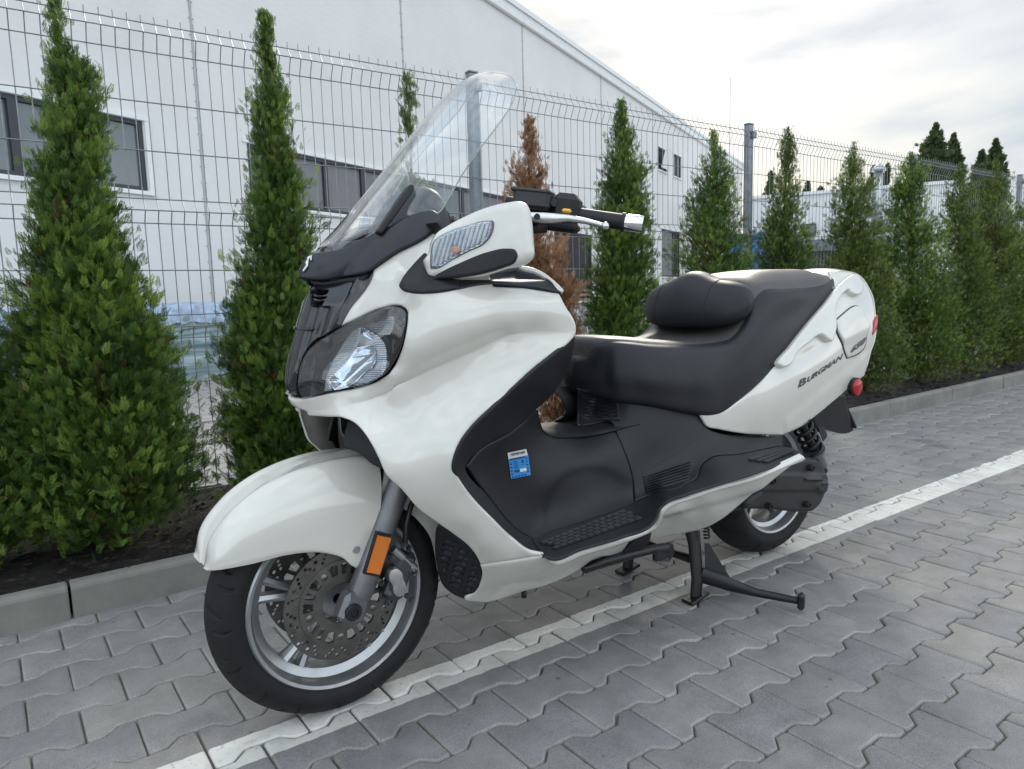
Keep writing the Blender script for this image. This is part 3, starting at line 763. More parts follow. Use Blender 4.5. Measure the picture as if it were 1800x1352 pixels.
buildings()

def far_trees():
    pop = leaf_mat('poplar_leaf', (.030, .048, .020), (.055, .085, .032), (.085, .12, .045))
    def ft(u, v, w, depth, seed, lab, dens=1.0, bot=430):
        X = ray(u, 500); P = CC + X * (depth / (X @ fh)); P[2] = 0
        H = .95 + (500 - v) / CF * depth; r = w / 2 / CF * depth * 1.5
        rng = random.Random(seed)
        pr = [(0, r * .5, 0), (.15, r * .8, 0), (.4, r, rng.uniform(-.2, .2)), (.6, r * .95, rng.uniform(-.3, .3)), (.8, r * .75, rng.uniform(-.2, .3)), (.93, r * .45, .2), (1, r * .12, .2)]
        conifer('poplar', P, H, pr, lab, pop, seed, int(170 * dens), 40, .75 * depth / 55, 'coarse', 'tall trees far beyond the low building', brown=0, cat='tree')
    ft(1630, 236, 34, 55, 71, 'tallest dark poplar above the roof of the low building')
    ft(1662, 256, 26, 57, 72, 'dark poplar touching the tallest one on its right')
    ft(1735, 268, 30, 55, 73, 'leaning poplar behind the conifer second from the right edge')
    ft(1712, 284, 22, 58, 74, 'shorter poplar left of the leaning poplar')
    ft(1349, 310, 15, 60, 75, 'slim far poplar just right of the third fence post', .7)
    ft(1413, 327, 16, 60, 76, 'small rounded far tree peeping over the low roof', .6)
    ft(1436, 332, 9, 60, 77, 'tiniest far tree above the low roof', .4)
    ft(1527, 300, 18, 58, 78, 'far poplar just left of the steel flue', .7)
    ft(1550, 303, 10, 58, 79, 'far poplar just right of the steel flue', .5)
    ft(1120, 166, 26, 100, 80, 'windblown treetop showing over the warehouse roof edge', .8)
    ft(1140, 182, 16, 100, 81, 'smaller treetop beside the windblown one over the warehouse roof', .6)
far_trees()

# ================================================================== scooter
def zf(o, s): return lambda *pts: [((x / s + o[0], y / s + o[1]) + tuple(r)) for (x, y, *r) in pts]
ZB = zf((480, 420), 2.8175); ZC = zf((500, 110), 2.727); ZD = zf((780, 620), 2.571); ZE = zf((980, 430), 3.0)
ZF = zf((1000, 720), 3.654); ZA = zf((330, 720), 2.458); ZG = zf((1180, 720), 4.83); ZH = zf((1400, 450), 4.1); Z7 = zf((540, 300), 6.43); Z4 = zf((490, 440), 4.83)

class Field:
    """smooth lateral depth of a fairing surface, thin plate spline through measured points"""
    def __init__(s, pts, sm=1e-3):
        P = np.array(pts, float); s.x = P[:, :2] / 100; n = len(P)
        d = np.linalg.norm(s.x[:, None] - s.x[None], axis=2)
        K = np.where(d > 0, d * d * np.log(d + 1e-12), 0) + sm * np.eye(n)
        Q = np.hstack([np.ones((n, 1)), s.x]); A = np.block([[K, Q], [Q.T, np.zeros((3, 3))]])
        s.w = np.linalg.solve(A, np.concatenate([P[:, 2], np.zeros(3)]))
    def __call__(s, uv):
        uv = np.atleast_2d(np.asarray(uv, float)) / 100
        d = np.linalg.norm(uv[:, None] - s.x[None], axis=2)
        return np.where(d > 0, d * d * np.log(d + 1e-12), 0) @ s.w[:-3] + s.w[-3] + uv @ s.w[-2:]
def at_many(uv, y):
    uv = np.asarray(uv, float); d = CFW + CR * ((uv[:, :1] - 900) / CF) - CU * ((uv[:, 1:2] - 676) / CF)
    return CC + d * ((np.asarray(y)[:, None] - CC[1]) / d[:, 1:2])
def spline(pts, step, closed=True):
    """Catmull-Rom through the points; a third value of 1 marks a corner"""
    P = [np.array(p[:2], float) for p in pts]; cn = [len(p) > 2 and p[2] == 1 for p in pts]; n = len(P); out = []
    for i in range(n if closed else n - 1):
        a, b = P[i], P[(i + 1) % n]; L = np.linalg.norm(b - a)
        if L < 1e-6: continue
        p0 = P[i - 1] if (closed or i > 0) else a; p3 = P[(i + 2) % n] if (closed or i + 2 < n) else b
        def tan(pm, pc, pn, corner, seg):
            if corner: return seg
            d1 = np.linalg.norm(pc - pm) + 1e-6; d2 = np.linalg.norm(pn - pc) + 1e-6
            return ((pc - pm) / d1 * d2 + (pn - pc) / d2 * d1) / (d1 + d2) * L
        m0 = tan(p0, a, b, cn[i], (b - a)); m1 = tan(a, b, p3, cn[(i + 1) % n], (b - a))
        k = max(1, int(round(L / step)))
        for j in range(k):
            t = j / k; t2, t3 = t*t, t*t*t
            out.append((2*t3 - 3*t2 + 1) * a + (t3 - 2*t2 + t) * m0 + (-2*t3 + 3*t2) * b + (t3 - t2) * m1)
    if not closed: out.append(P[-1])
    return np.array(out)
def inside_poly(q, P):
    x, y = q[:, 0][:, None], q[:, 1][:, None]; a = P; b = np.roll(P, -1, 0)
    c = ((a[:, 1] > y) != (b[:, 1] > y)) & (x < (b[:, 0] - a[:, 0]) * (y - a[:, 1]) / (b[:, 1] - a[:, 1] + 1e-12) + a[:, 0])
    return c.sum(1) % 2 == 1
def dist_poly(q, P):
    a = P[None]; b = np.roll(P, -1, 0)[None]; ab = b - a; t = np.clip(((q[:, None] - a) * ab).sum(2) / ((ab ** 2).sum(2) + 1e-12), 0, 1)
    return np.linalg.norm(q[:, None] - a - ab * t[..., None], axis=2).min(1)
def tri2d(out, pts, holes=()):
    vs = [Vector(p) for p in out]; n = len(out); ed = [(i, (i + 1) % n) for i in range(n)]
    for h in holes:
        k = len(vs); vs += [Vector(p) for p in h]; ed += [(k + i, k + (i + 1) % len(h)) for i in range(len(h))]
    vs += [Vector(p) for p in pts]
    V, _, F, _, _, _ = delaunay_2d_cdt(vs, ed, [], 0 if holes else 1, 1e-6)
    V = np.array([tuple(v) for v in V]); F = [tuple(f) for f in F]
    c = np.array([V[list(f)].mean(0) for f in F]); ok = inside_poly(c, np.array(out))
    for h in holes: ok &= ~inside_poly(c, np.array(h))
    return V, [f for f, k in zip(F, ok) if k]
def orient_out(V3, F):
    """faces towards the camera side"""
    a, b, c = V3[F[0][0]], V3[F[0][1]], V3[F[0][2]]
    nsum = sum(np.dot(np.cross(V3[f[1]] - V3[f[0]], V3[f[2]] - V3[f[0]]), CC - V3[f[0]]) for f in F[:200])
    return F if nsum > 0 else [tuple(reversed(f)) for f in F]
PANEL_CACHE = {}
def panel(name, outline, field, mat, parent, h=6., thick=.004, push=0., rpx=2.5, rd=.003, mirror=True, corner_step=None, smooth=True, disp=None, ymax=0.0, split=False, dirv=None, auto=None, extra=None, taper=None):
    P = spline(outline, corner_step or h * .75)
    lo, hi = P.min(0), P.max(0)
    gx = np.arange(lo[0] + h * .4, hi[0], h); gy = np.arange(lo[1] + h * .4, hi[1], h * .87); G = []
    for j, y in enumerate(gy):
        for x in gx: G.append((x + (h / 2 if j % 2 else 0), y))
    G = np.array(G) if G else np.zeros((0, 2))
    if len(G):
        G = G[inside_poly(G, P)]
        if len(G): G = G[dist_poly(G, P) > max(h * .45, rpx * 1.25)]
    if extra is not None:
        ex_ = extra[inside_poly(extra, P)]; ex_ = ex_[dist_poly(ex_, P) > rpx * 1.3]
        dd_ = np.linalg.norm(G[:, None] - ex_[None], axis=2).min(1); G = np.concatenate([G[dd_ > h * .55], ex_])
    # inset rings give the panel a rolled edge
    n = len(P); e1 = P - np.roll(P, 1, 0); e2 = np.roll(P, -1, 0) - P
    area = .5 * np.sum(P[:, 0] * np.roll(P[:, 1], -1) - np.roll(P[:, 0], -1) * P[:, 1]); sg = 1 if area > 0 else -1
    nn = np.stack([-e1[:, 1], e1[:, 0]], 1) / (np.linalg.norm(e1, axis=1)[:, None] + 1e-9) + np.stack([-e2[:, 1], e2[:, 0]], 1) / (np.linalg.norm(e2, axis=1)[:, None] + 1e-9)
    nn = nn / (np.linalg.norm(nn, axis=1)[:, None] + 1e-9) * sg
    ex = [G]
    for k in (.35, 1.0):
        R = P + nn * rpx * k; okk = inside_poly(R, P); R = R[okk]
        if len(R): R = R[dist_poly(R, P) > rpx * k * .8]; ex.append(R)
    V2, F = tri2d(P, np.concatenate(ex))
    fy = field(V2) if not isinstance(field, (int, float)) else np.full(len(V2), float(field))
    fy = np.minimum(fy, ymax)
    X = at_many(V2, fy)
    F = orient_out(X, F)
    # inward direction : against the surface normal
    N = np.zeros_like(X)
    for f in F:
        k = np.cross(X[f[1]] - X[f[0]], X[f[2]] - X[f[0]])
        for i in f: N[i] += k
    N /= np.linalg.norm(N, axis=1)[:, None] + 1e-12
    d = dist_poly(V2, P); N0 = N
    if rd > 0:
        q = np.clip(1 - d / rpx, 0, 1); X = X - N * (rd * (1 - np.sqrt(np.clip(1 - q * q, 0, 1))))[:, None]
    if disp is not None: X = X + N * disp(V2, d)[:, None]
    X = X + N * push
    if dirv is not None: N = np.tile(-np.array(dirv, float), (len(X), 1))
    # boundary
    cnt = {}
    for f in F:
        for i in range(len(f)):
            a, b = f[i], f[(i + 1) % len(f)]; cnt[(a, b)] = 1
    bnd = [(a, b) for (a, b) in cnt if (b, a) not in cnt]
    nv = len(X); back = X - N * thick
    if taper: bc = back.mean(0); back = bc + (back - bc) * taper
    V = list(X) + list(back); FF = list(F) + [tuple(nv + i for i in reversed(f)) for f in F] + [(b, a, nv + a, nv + b) for a, b in bnd]
    V = np.array(V)
    def side(sgn, nm):
        v = V.copy()
        if sgn < 0: v[:, 1] *= -1; ff = [tuple(reversed(f)) for f in FF]
        else: ff = FF
        return v, ff
    if mirror and (split or fy.max() < -.02):
        objs = []
        for sgn in (1, -1):
            v, ff = side(sgn, name); objs.append(mk(name, v, ff, mat, parent, smooth, auto=auto or (50 if smooth else None)))
        return objs if split else objs[0]
    v, ff = side(1, name)
    if mirror:
        v2, f2 = side(-1, name); k = len(v); v = np.concatenate([v, v2]); ff = list(ff) + [tuple(k + i for i in f) for f in f2]
    return mk(name, v, ff, mat, parent, smooth, auto=auto or (50 if smooth else None))

def cr_surface(rows, nu, nv, closed_u=False):
    """Catmull-Rom surface through a grid of 3D points"""
    G = np.array(rows, float)
    def interp(A, n):
        N = A.shape[0]; t = np.linspace(0, N - 1, n); i = np.clip(t.astype(int), 0, N - 2); f = (t - i)[:, None, None]
        P0 = A[np.maximum(i - 1, 0)]; P1 = A[i]; P2 = A[i + 1]; P3 = A[np.minimum(i + 2, N - 1)]
        P0 = np.where((i == 0)[:, None, None], 2 * P1 - P2, P0); P3 = np.where((i == N - 2)[:, None, None], 2 * P2 - P1, P3)
        return .5 * (2*P1 + (P2 - P0)*f + (2*P0 - 5*P1 + 4*P2 - P3)*f**2 + (-P0 + 3*P1 - 3*P2 + P3)*f**3)
    A = interp(G, nu); A = interp(A.transpose(1, 0, 2), nv).transpose(1, 0, 2)
    return A
def loft(name, rows, mat, parent, nu=40, nv=24, thick=.003, mirror=True, flip=False, smooth=True, disp=None):
    """rows run from the centre line outwards; mirrored across the scooter's centre plane"""
    A = cr_surface(rows, nu, nv)
    if mirror:
        B = A[:, ::-1].copy(); B[..., 1] *= -1
        if abs(A[:, 0, 1]).max() < 1e-6: A = np.concatenate([B[:, :-1], A], 1)
        else: A = np.concatenate([B, A], 1)
    nu, nv = A.shape[:2]
    i = np.arange(nu - 1)[:, None] * nv + np.arange(nv - 1)[None]
    Q = np.stack([i, i + nv, i + nv + 1, i + 1], -1).reshape(-1, 4)
    if flip: Q = Q[:, ::-1]
    V = A.reshape(-1, 3)
    N = np.zeros_like(V)
    for f in Q:
        k = np.cross(V[f[2]] - V[f[0]], V[f[3]] - V[f[1]])
        for j in f: N[j] += k
    N /= np.linalg.norm(N, axis=1)[:, None] + 1e-12
    if disp is not None: V = V + N * disp(V)[:, None]
    F = [tuple(f) for f in Q]
    if thick:
        n = len(V); W = V - N * thick; F2 = [tuple(n + j for j in reversed(f)) for f in F]; bd = []
        for a in range(nu - 1): bd += [(a*nv, (a+1)*nv), ((a+1)*nv + nv-1, a*nv + nv-1)]
        for b in range(nv - 1): bd += [(b + 1, b), ((nu-1)*nv + b, (nu-1)*nv + b + 1)]
        if flip: bd = [(b, a) for a, b in bd]
        F = F + F2 + [(a, b, n + b, n + a) for a, b in bd]; V = np.concatenate([V, W])
    return mk(name, V, F, mat, parent, smooth, auto=55)

def flat_shape(name, outer, holes, y0, y1, c, mat, parent, pts=(), smooth=False):
    """extruded plate in the wheel plane; 2D coords (dx, dz) around centre c=(x,z)"""
    V2, F = tri2d(outer, list(pts), holes)
    V = [(c[0] + x, y0, c[1] + z) for x, z in V2] + [(c[0] + x, y1, c[1] + z) for x, z in V2]; n = len(V2)
    cnt = set()
    for f in F:
        for i in range(len(f)): cnt.add((f[i], f[(i + 1) % len(f)]))
    FF = [tuple(f) for f in F] + [tuple(n + i for i in reversed(f)) for f in F] + [(b, a, n + a, n + b) for a, b in cnt if (b, a) not in cnt]
    me = mk(name, V, FF, mat, parent)
    bpy_recalc(me)
    return me
def bpy_recalc(o):
    import bmesh
    bm = bmesh.new(); bm.from_mesh(o.data); bmesh.ops.recalc_face_normals(bm, faces=bm.faces); bm.to_mesh(o.data); bm.free()

def scooter():
    S = empty('motor_scooter', (.8, 0, 0), 'large white touring scooter with black seat and tall clear windscreen on its centre stand', 'motor scooter')
    # --- materials
    white, nt, b = nodes('pearl_white_paint')
    tcn = nd(nt, 'ShaderNodeTexCoord'); nz = nd(nt, 'ShaderNodeTexNoise', {'Scale': 5, 'Detail': 8, 'Roughness': .7}); lk(nt, tcn.outputs['Object'], nz.inputs['Vector'])
    r = ramp(nt, .35, (.605, .592, .535), .6, (.64, .628, .572)); lk(nt, nz.outputs['Fac'], r.inputs[0]); lk(nt, r.outputs[0], b.inputs['Base Color'])
    # road dirt low down
    sp = nd(nt, 'ShaderNodeSeparateXYZ'); lk(nt, tcn.outputs['Object'], sp.inputs[0])
    dn = nd(nt, 'ShaderNodeTexNoise', {'Scale': 22, 'Detail': 8, 'Roughness': .75}); lk(nt, tcn.outputs['Object'], dn.inputs['Vector'])
    zr = nd(nt, 'ShaderNodeMapRange', {'From Min': .5, 'From Max': .18, 'To Min': 0, 'To Max': .55}); lk(nt, sp.outputs[2], zr.inputs[0])
    dr = ramp(nt, .48, 0, .75, 1); lk(nt, dn.outputs['Fac'], dr.inputs[0])
    mm = nd(nt, 'ShaderNodeMath', operation='MULTIPLY'); lk(nt, zr.outputs[0], mm.inputs[0]); lk(nt, dr.outputs[0], mm.inputs[1])
    mxx = nd(nt, 'ShaderNodeMix', data_type='RGBA'); mxx.inputs[7].default_value = (.34, .33, .27, 1); lk(nt, mm.outputs[0], mxx.inputs[0]); lk(nt, r.outputs[0], mxx.inputs[6]); lk(nt, mxx.outputs[2], b.inputs['Base Color'])
    b.inputs['Roughness'].default_value = .38; b.inputs['Coat Weight'].default_value = 1; b.inputs['Coat Roughness'].default_value = .05; b.inputs['Coat IOR'].default_value = 1.65
    black = simple('matt_black_plastic', (.012, .0125, .015), .50, var=.15, vscale=9, bump=.35, bscale=900, bdist=.0004, rvar=.04, spec=.38)
    gloss = simple('satin_black_fairing', (.010, .011, .015), .18, var=.1, coat=.5)
    cowlm = simple('charcoal_cowl', (.012, .014, .022), .34, var=.1, bump=.15, bscale=1200, bdist=.0003)
    rubber = simple('tyre_rubber', (.013, .013, .014), .66, var=.25, vscale=25, bump=.3, bscale=500, bdist=.0006, spec=.28)
    silver = simple('cast_alloy', (.42, .43, .44), .34, metal=.85, var=.12, vscale=20)
    forkm = simple('fork_grey', (.17, .172, .18), .38, metal=.6, var=.12, vscale=18)
    discm = simple('brake_steel', (.17, .16, .15), .34, metal=.85, var=.25, vscale=30)
    chrome = simple('chrome', (.82, .83, .85), .06, metal=1, var=.02)
    polished = simple('polished_alloy', (.62, .62, .60), .25, metal=.95, var=.12, vscale=40)
    steelb = simple('black_steel', (.010, .010, .011), .45, var=.25, vscale=30, rvar=.12)
    dirty = simple('engine_cover_black', (.018, .018, .019), .55, var=.3, vscale=20, rvar=.1)
    amber, nt, b = nodes('amber_reflector'); b.inputs['Base Color'].default_value = (.62, .17, .02, 1); b.inputs['Roughness'].default_value = .22
    tcn = nd(nt, 'ShaderNodeTexCoord'); vo = nd(nt, 'ShaderNodeTexVoronoi', {'Scale': 420}); lk(nt, tcn.outputs['Object'], vo.inputs['Vector']); bp = nd(nt, 'ShaderNodeBump', {'Strength': .6, 'Distance': .001}); lk(nt, vo.outputs['Distance'], bp.inputs['Height']); lk(nt, bp.outputs[0], b.inputs['Normal'])
    red, nt, b = nodes('red_lens'); b.inputs['Base Color'].default_value = (.38, .008, .014, 1); b.inputs['Roughness'].default_value = .15
    bulb, nt, b = nodes('orange_bulb'); b.inputs['Base Color'].default_value = (.50, .12, .03, 1); b.inputs['Roughness'].default_value = .3
    yellow = simple('yellow_button', (.75, .42, .04), .45)
    def leather(name, perf):
        m, nt, b = nodes(name)
        tcn = nd(nt, 'ShaderNodeTexCoord'); n1 = nd(nt, 'ShaderNodeTexNoise', {'Scale': 160, 'Detail': 6, 'Roughness': .7, 'Distortion': .8}); lk(nt, tcn.outputs['Object'], n1.inputs['Vector'])
        n0 = nd(nt, 'ShaderNodeTexNoise', {'Scale': 8, 'Detail': 4}); lk(nt, tcn.outputs['Object'], n0.inputs['Vector'])
        r = ramp(nt, .3, (.012, .013, .017) if not perf else (.055, .053, .052), .7, (.020, .021, .026) if not perf else (.075, .072, .07)); lk(nt, n0.outputs['Fac'], r.inputs[0]); lk(nt, r.outputs[0], b.inputs['Base Color'])
        b.inputs['Roughness'].default_value = .44 if not perf else .42; b.inputs['Specular IOR Level'].default_value = .34 if not perf else .5
        src = n1.outputs['Fac']
        if perf:
            vo = nd(nt, 'ShaderNodeTexVoronoi', {'Scale': 260, 'Randomness': .0}); lk(nt, tcn.outputs['Object'], vo.inputs['Vector']); src = vo.outputs['Distance']
        bp = nd(nt, 'ShaderNodeBump', {'Strength': .5 if perf else .28, 'Distance': .0011 if perf else .0008}); lk(nt, src, bp.inputs['Height']); lk(nt, bp.outputs[0], b.inputs['Normal'])
        return m
    lea = leather('seat_leather', False); perf = leather('seat_grain_top', True)
    def clear(name, tint, refl=1.0, ior=1.5):
        m = bpy.data.materials.new(name); m.use_nodes = True; nt = m.node_tree; nt.nodes.clear()
        o = nd(nt, 'ShaderNodeOutputMaterial'); t = nd(nt, 'ShaderNodeBsdfTransparent'); t.inputs[0].default_value = (*tint, 1)
        g = nd(nt, 'ShaderNodeBsdfGlossy'); g.inputs['Roughness'].default_value = .03; g.inputs[0].default_value = (refl, refl, refl, 1)
        ge = nd(nt, 'ShaderNodeNewGeometry'); dp = nd(nt, 'ShaderNodeVectorMath', operation='DOT_PRODUCT'); lk(nt, ge.outputs['Normal'], dp.inputs[0]); lk(nt, ge.outputs['Incoming'], dp.inputs[1])
        ab = nd(nt, 'ShaderNodeMath', operation='ABSOLUTE'); lk(nt, dp.outputs['Value'], ab.inputs[0])
        om = nd(nt, 'ShaderNodeMath', operation='SUBTRACT'); om.inputs[0].default_value = 1; lk(nt, ab.outputs[0], om.inputs[1])
        pw = nd(nt, 'ShaderNodeMath', operation='POWER'); pw.inputs[1].default_value = 3.2; lk(nt, om.outputs[0], pw.inputs[0])
        f = nd(nt, 'ShaderNodeMapRange', {'To Min': .05, 'To Max': .95}); lk(nt, pw.outputs[0], f.inputs[0]); mi = nd(nt, 'ShaderNodeMixShader')
        lk(nt, f.outputs[0], mi.inputs[0]); lk(nt, t.outputs[0], mi.inputs[1]); lk(nt, g.outputs[0], mi.inputs[2]); lk(nt, mi.outputs[0], o.inputs[0])
        return m
    lens = clear('clear_lens', (.93, .95, .97)); screenm = clear('windscreen_clear', (.955, .97, .975), 1, 1.42)
    refl, nt, b = nodes('reflector_chrome'); b.inputs['Base Color'].default_value = (.85, .87, .9, 1); b.inputs['Metallic'].default_value = 1; b.inputs['Roughness'].default_value = .07
    reflr, nt, b = nodes('reflector_ribbed'); b.inputs['Base Color'].default_value = (.80, .83, .85, 1); b.inputs['Metallic'].default_value = .9; b.inputs['Roughness'].default_value = .22
    tcn = nd(nt, 'ShaderNodeTexCoord'); sp = nd(nt, 'ShaderNodeSeparateXYZ'); lk(nt, tcn.outputs['Object'], sp.inputs[0]); mu = nd(nt, 'ShaderNodeMath', operation='MULTIPLY'); mu.inputs[1].default_value = 1400; lk(nt, sp.outputs[2], mu.inputs[0]); sn = nd(nt, 'ShaderNodeMath', operation='SINE'); lk(nt, mu.outputs[0], sn.inputs[0]); bp = nd(nt, 'ShaderNodeBump', {'Strength': .7, 'Distance': .002}); lk(nt, sn.outputs[0], bp.inputs['Height']); lk(nt, bp.outputs[0], b.inputs['Normal'])

    # ---------------------------------------------------------------- wheels
    def wheel(name, cx, cz, R, w, rimR, dirty_rim=False):
        wr = empty(name, (cx, 0, cz)); wr.parent = S; wr.matrix_parent_inverse = Matrix.Translation(-S.location)
        wr['_abs'] = 1
        def MK(o):
            return o
        # tyre with cut grooves
        na, npf = 860, 40; hw = w / 2
        prof = []
        for i in range(npf + 1):
            a = -1 + 2 * i / npf; ang = a * rad(128)
            yy = hw * math.sin(ang) * (1.0 if abs(ang) < math.pi/2 else 1.0)
            sect = R - rimR
            zz = R - (1 - math.cos(ang)) * hw * .98 * (sect / (hw * 1.62))
            prof.append((yy, zz))
        prof = np.array(prof); prof[:, 1] = np.maximum(prof[:, 1], rimR - .002)
        th = np.arange(na) * 2 * math.pi / na
        T, I = np.meshgrid(th, np.arange(npf + 1), indexing='ij')
        aa = -1 + 2 * I / npf; lat = aa * 128 / 90
        rr = prof[I, 1].copy(); yy = prof[I, 0].copy(); g = np.zeros_like(rr)
        nG = 17
        for side_ in (-1, 1):
            s_ = lat * side_
            for (off, l0, l1, sl, cv) in ((0, .14, .62, .20, .12), (.5, .36, .88, .16, .22)):
                ph = (T * nG / (2*math.pi) - off - (0.25 if side_ > 0 else 0) - sl * (s_ - l0) / .5 * 2 + cv * np.clip(s_ - l0, 0, 1) ** 2 * 6) % 1.0
                dd = np.minimum(ph, 1 - ph) * 2 * math.pi / nG * R
                wd = .0042 * np.sqrt(np.clip(np.minimum(s_ - l0, l1 - s_) / .12, 0, 1)); m_ = (s_ > l0) & (s_ < l1)
                g = np.maximum(g, np.where(m_, np.clip((wd - dd) / .0012, 0, 1), 0))
        g = np.maximum(g, np.clip((.0022 - np.abs(yy)) / .001, 0, 1) * 0)
        rr = rr - g * .0065
        V = np.stack([cx + rr * np.cos(T), yy * (1 - g * .02), cz + rr * np.sin(T)], -1).reshape(-1, 3)
        i = (np.arange(na)[:, None] * (npf + 1) + np.arange(npf)[None]); j = (((np.arange(na) + 1) % na)[:, None] * (npf + 1) + np.arange(npf)[None])
        Q = np.stack([i, i + 1, j + 1, j], -1).reshape(-1, 4)
        mk_np('tyre', V, Q, rubber, wr, smooth=True)
        # rim barrel
        b = MB(); yo = hw * .82
        pr = [(rimR + .004, -yo), (rimR + .007, -yo - .004), (rimR + .003, -yo - .008), (rimR - .004, -yo - .006), (rimR - .010, -yo + .006), (rimR - .012, -yo + .022), (rimR - .026, -yo + .028), (rimR - .030, -.02), (rimR - .030, .02), (rimR - .026, yo - .028), (rimR - .012, yo - .022), (rimR - .010, yo - .006), (rimR - .004, yo + .006), (rimR + .003, yo + .008), (rimR + .007, yo + .004), (rimR + .004, yo)]
        b.lathe(pr, (cx, 0, cz), n=120)
        rim = b.build('rim', silver, wr, auto=35)
        # spokes: five forked pairs
        b = MB()
        for k in range(5):
            a = rad(18 + 72 * k)
            for sgn in (-1, 1):
                a1 = a + sgn * .05; a2 = a + sgn * .13
                p = [np.array([cx + q * math.cos(t), yv, cz + q * math.sin(t)]) for q, t, yv in ((.035, a1, 0), (.09, a1 + sgn*.02, -.006), (.14, a + sgn * .11, -.004), (rimR - .026, a2, 0))]
                b.tube(p, [(.022, .014), (.019, .0115), (.017, .011), (.022, .013)], 8, cap=True, up=(0, 1, 0))
        b.build('spoke_set', silver, wr, auto=40)
        b = MB(); b.lathe([(.012, -.045), (.040, -.045), (.044, -.038), (.044, .038), (.040, .045), (.012, .045)], (cx, 0, cz), n=40); b.build('hub', silver, wr, auto=35)
        return wr
    fw = wheel('front_wheel', 0, .274, .274, .122, .199)
    rw = wheel('rear_wheel', 1.595, .279, .274, .160, .188)
    def circ(r, n, c=(0, 0), ph=0): return [(c[0] + r * math.cos(ph + 2*math.pi*i/n), c[1] + r * math.sin(ph + 2*math.pi*i/n)) for i in range(n)]
    def disc(y, par):
        holes = []
        for k in range(20):
            for q_, r_ in ((-.055, .1225), (.0, .1150), (.055, .1075), (.150, .1190)):
                a = 2*math.pi*k/20 + q_ * (-1 if k % 2 else 1); holes.append(circ(.0040, 10, (r_*math.cos(a), r_*math.sin(a))))
        ring_out = circ(.1305, 96)
        holes.append(circ(.0965, 72))
        d = flat_shape('brake_disc', ring_out, holes, y - .0025, y + .0025, (0, .274), discm, par)
        # carrier with windows
        ho = [circ(.046, 40)]
        for k in range(5):
            a = 2*math.pi*k/5 + .2
            for da, rr_ in ((-.32, 1), (0.0, .72), (.32, 1)):
                q = []
                for (r_, t_) in ((.067, -.10), (.089, -.13), (.092, 0), (.089, .13), (.067, .10)):
                    q.append((r_*math.cos(a + da + t_*rr_), r_*math.sin(a + da + t_*rr_)))
                ho.append(q)
        c = flat_shape('disc_carrier', circ(.0985, 72), ho, y - .0015 - (.004 if y < 0 else 0), y + .0025 + (.004 if y > 0 else 0) , (0, .274), discm, par)
        for k in range(5):
            a = 2*math.pi*k/5 + .2 + math.pi/5; b = MB()
            b.lathe([(.0, -.008), (.005, -.008), (.008, -.006), (.008, .0)], (.078*math.cos(a), y, .274 + .078*math.sin(a)), n=12)
            b.build('disc_bolt', discm, par, auto=40)
    disc(-.068, fw); disc(.068, fw)

    # ---------------------------------------------------------------- front fork
    sl = .134 / .283
    for sgn in (-1, 1):
        y = sgn * .104
        b = MB(); ax = np.array([sl, 0, 1.]); ax /= np.linalg.norm(ax); p0 = np.array([.0, y, .262])
        pts = [p0 + ax * t + np.array([.012, 0, 0]) for t in (.0, .03, .05, .12, .20, .30, .33)]
        b.tube(pts, [.021, .026, .0285, .0285, .0275, .027, .029], 24)
        lf = b.build('fork_leg', forkm, S, auto=40)
        b = MB()
        b.tube([p0 + ax * .33 + np.array([.012, 0, 0]), p0 + ax * .56 + np.array([.012, 0, 0])], .0215, 20); b.build('stanchion', simple('stanchion_steel', (.25, .25, .26), .25, metal=.8) if 'stanchion_steel' not in MATS else MATS['stanchion_steel'], lf, auto=40)
        # axle boss
        b = MB(); R = np.array(Matrix.Rotation(math.atan(sl), 3, 'Y'))
        b.box((.006, y - sgn*-.008 if False else y + sgn * .006, .276), (.062, .046, .064), R, .010); b.build('axle_boss', forkm, lf, auto=30)
        b = MB(); b.lathe([(0, 0), (.0, -.003), (.009, -.003), (.010, -.008), (.0165, -.008), (.019, -.004), (.019, .004)], (.0, y + sgn * .029, .274), axis=(0, -sgn, 0) if sgn > 0 else (0, 1, 0), n=24)
        b.build('axle_nut', steelb, lf, auto=35)
    # shroud between the fork tubes
    b = MB(); b.box((.165, 0, .70), (.10, .20, .24), np.array(Matrix.Rotation(math.atan(sl), 3, 'Y')), .025); b.build('steering_shroud', black, S, auto=30)
    panel('fork_cover', ZA((668, 165, 1), (672, 120), (690, 45, 1), (745, 60), (790, 110), (830, 200), (850, 262, 1), (800, 240), (730, 185)), Field([(600, 790, -.05), (612, 740, -.05), (640, 760, -.09), (670, 820, -.13), (660, 800, -.12)]), black, S, h=5, mirror=True)
    # amber side reflectors, calipers, hoses
    for sgn in (-1, 1):
        q = [at(u, v, -.142) for u, v in ZA((825, 545), (880, 556), (830, 714), (777, 704))]
        def plate(pp, th, name, mat, par, grow=0):
            c = sum(pp) / 4; pp = [c + (p - c) * (1 + grow) for p in pp]; V = []
            for dy in (0, th): V += [np.array([p[0], p[1] + dy, p[2]]) * np.array([1, -sgn, 1]) for p in pp]
            o = mk(name, V, [(0, 1, 2, 3), (7, 6, 5, 4), (0, 4, 5, 1), (1, 5, 6, 2), (2, 6, 7, 3), (3, 7, 4, 0)], mat, par); bpy_recalc(o); return o
        bk = plate([p + np.array([0, .0065, 0]) for p in q], .012, 'reflector_bracket', black, S, .16)
        mid_a = (q[0] + q[3]) / 2; mid_b = (q[1] + q[2]) / 2
        plate(q, .006, 'side_reflector', amber, bk)
    ca = np.array(Matrix.Rotation(rad(25), 3, 'Y'))
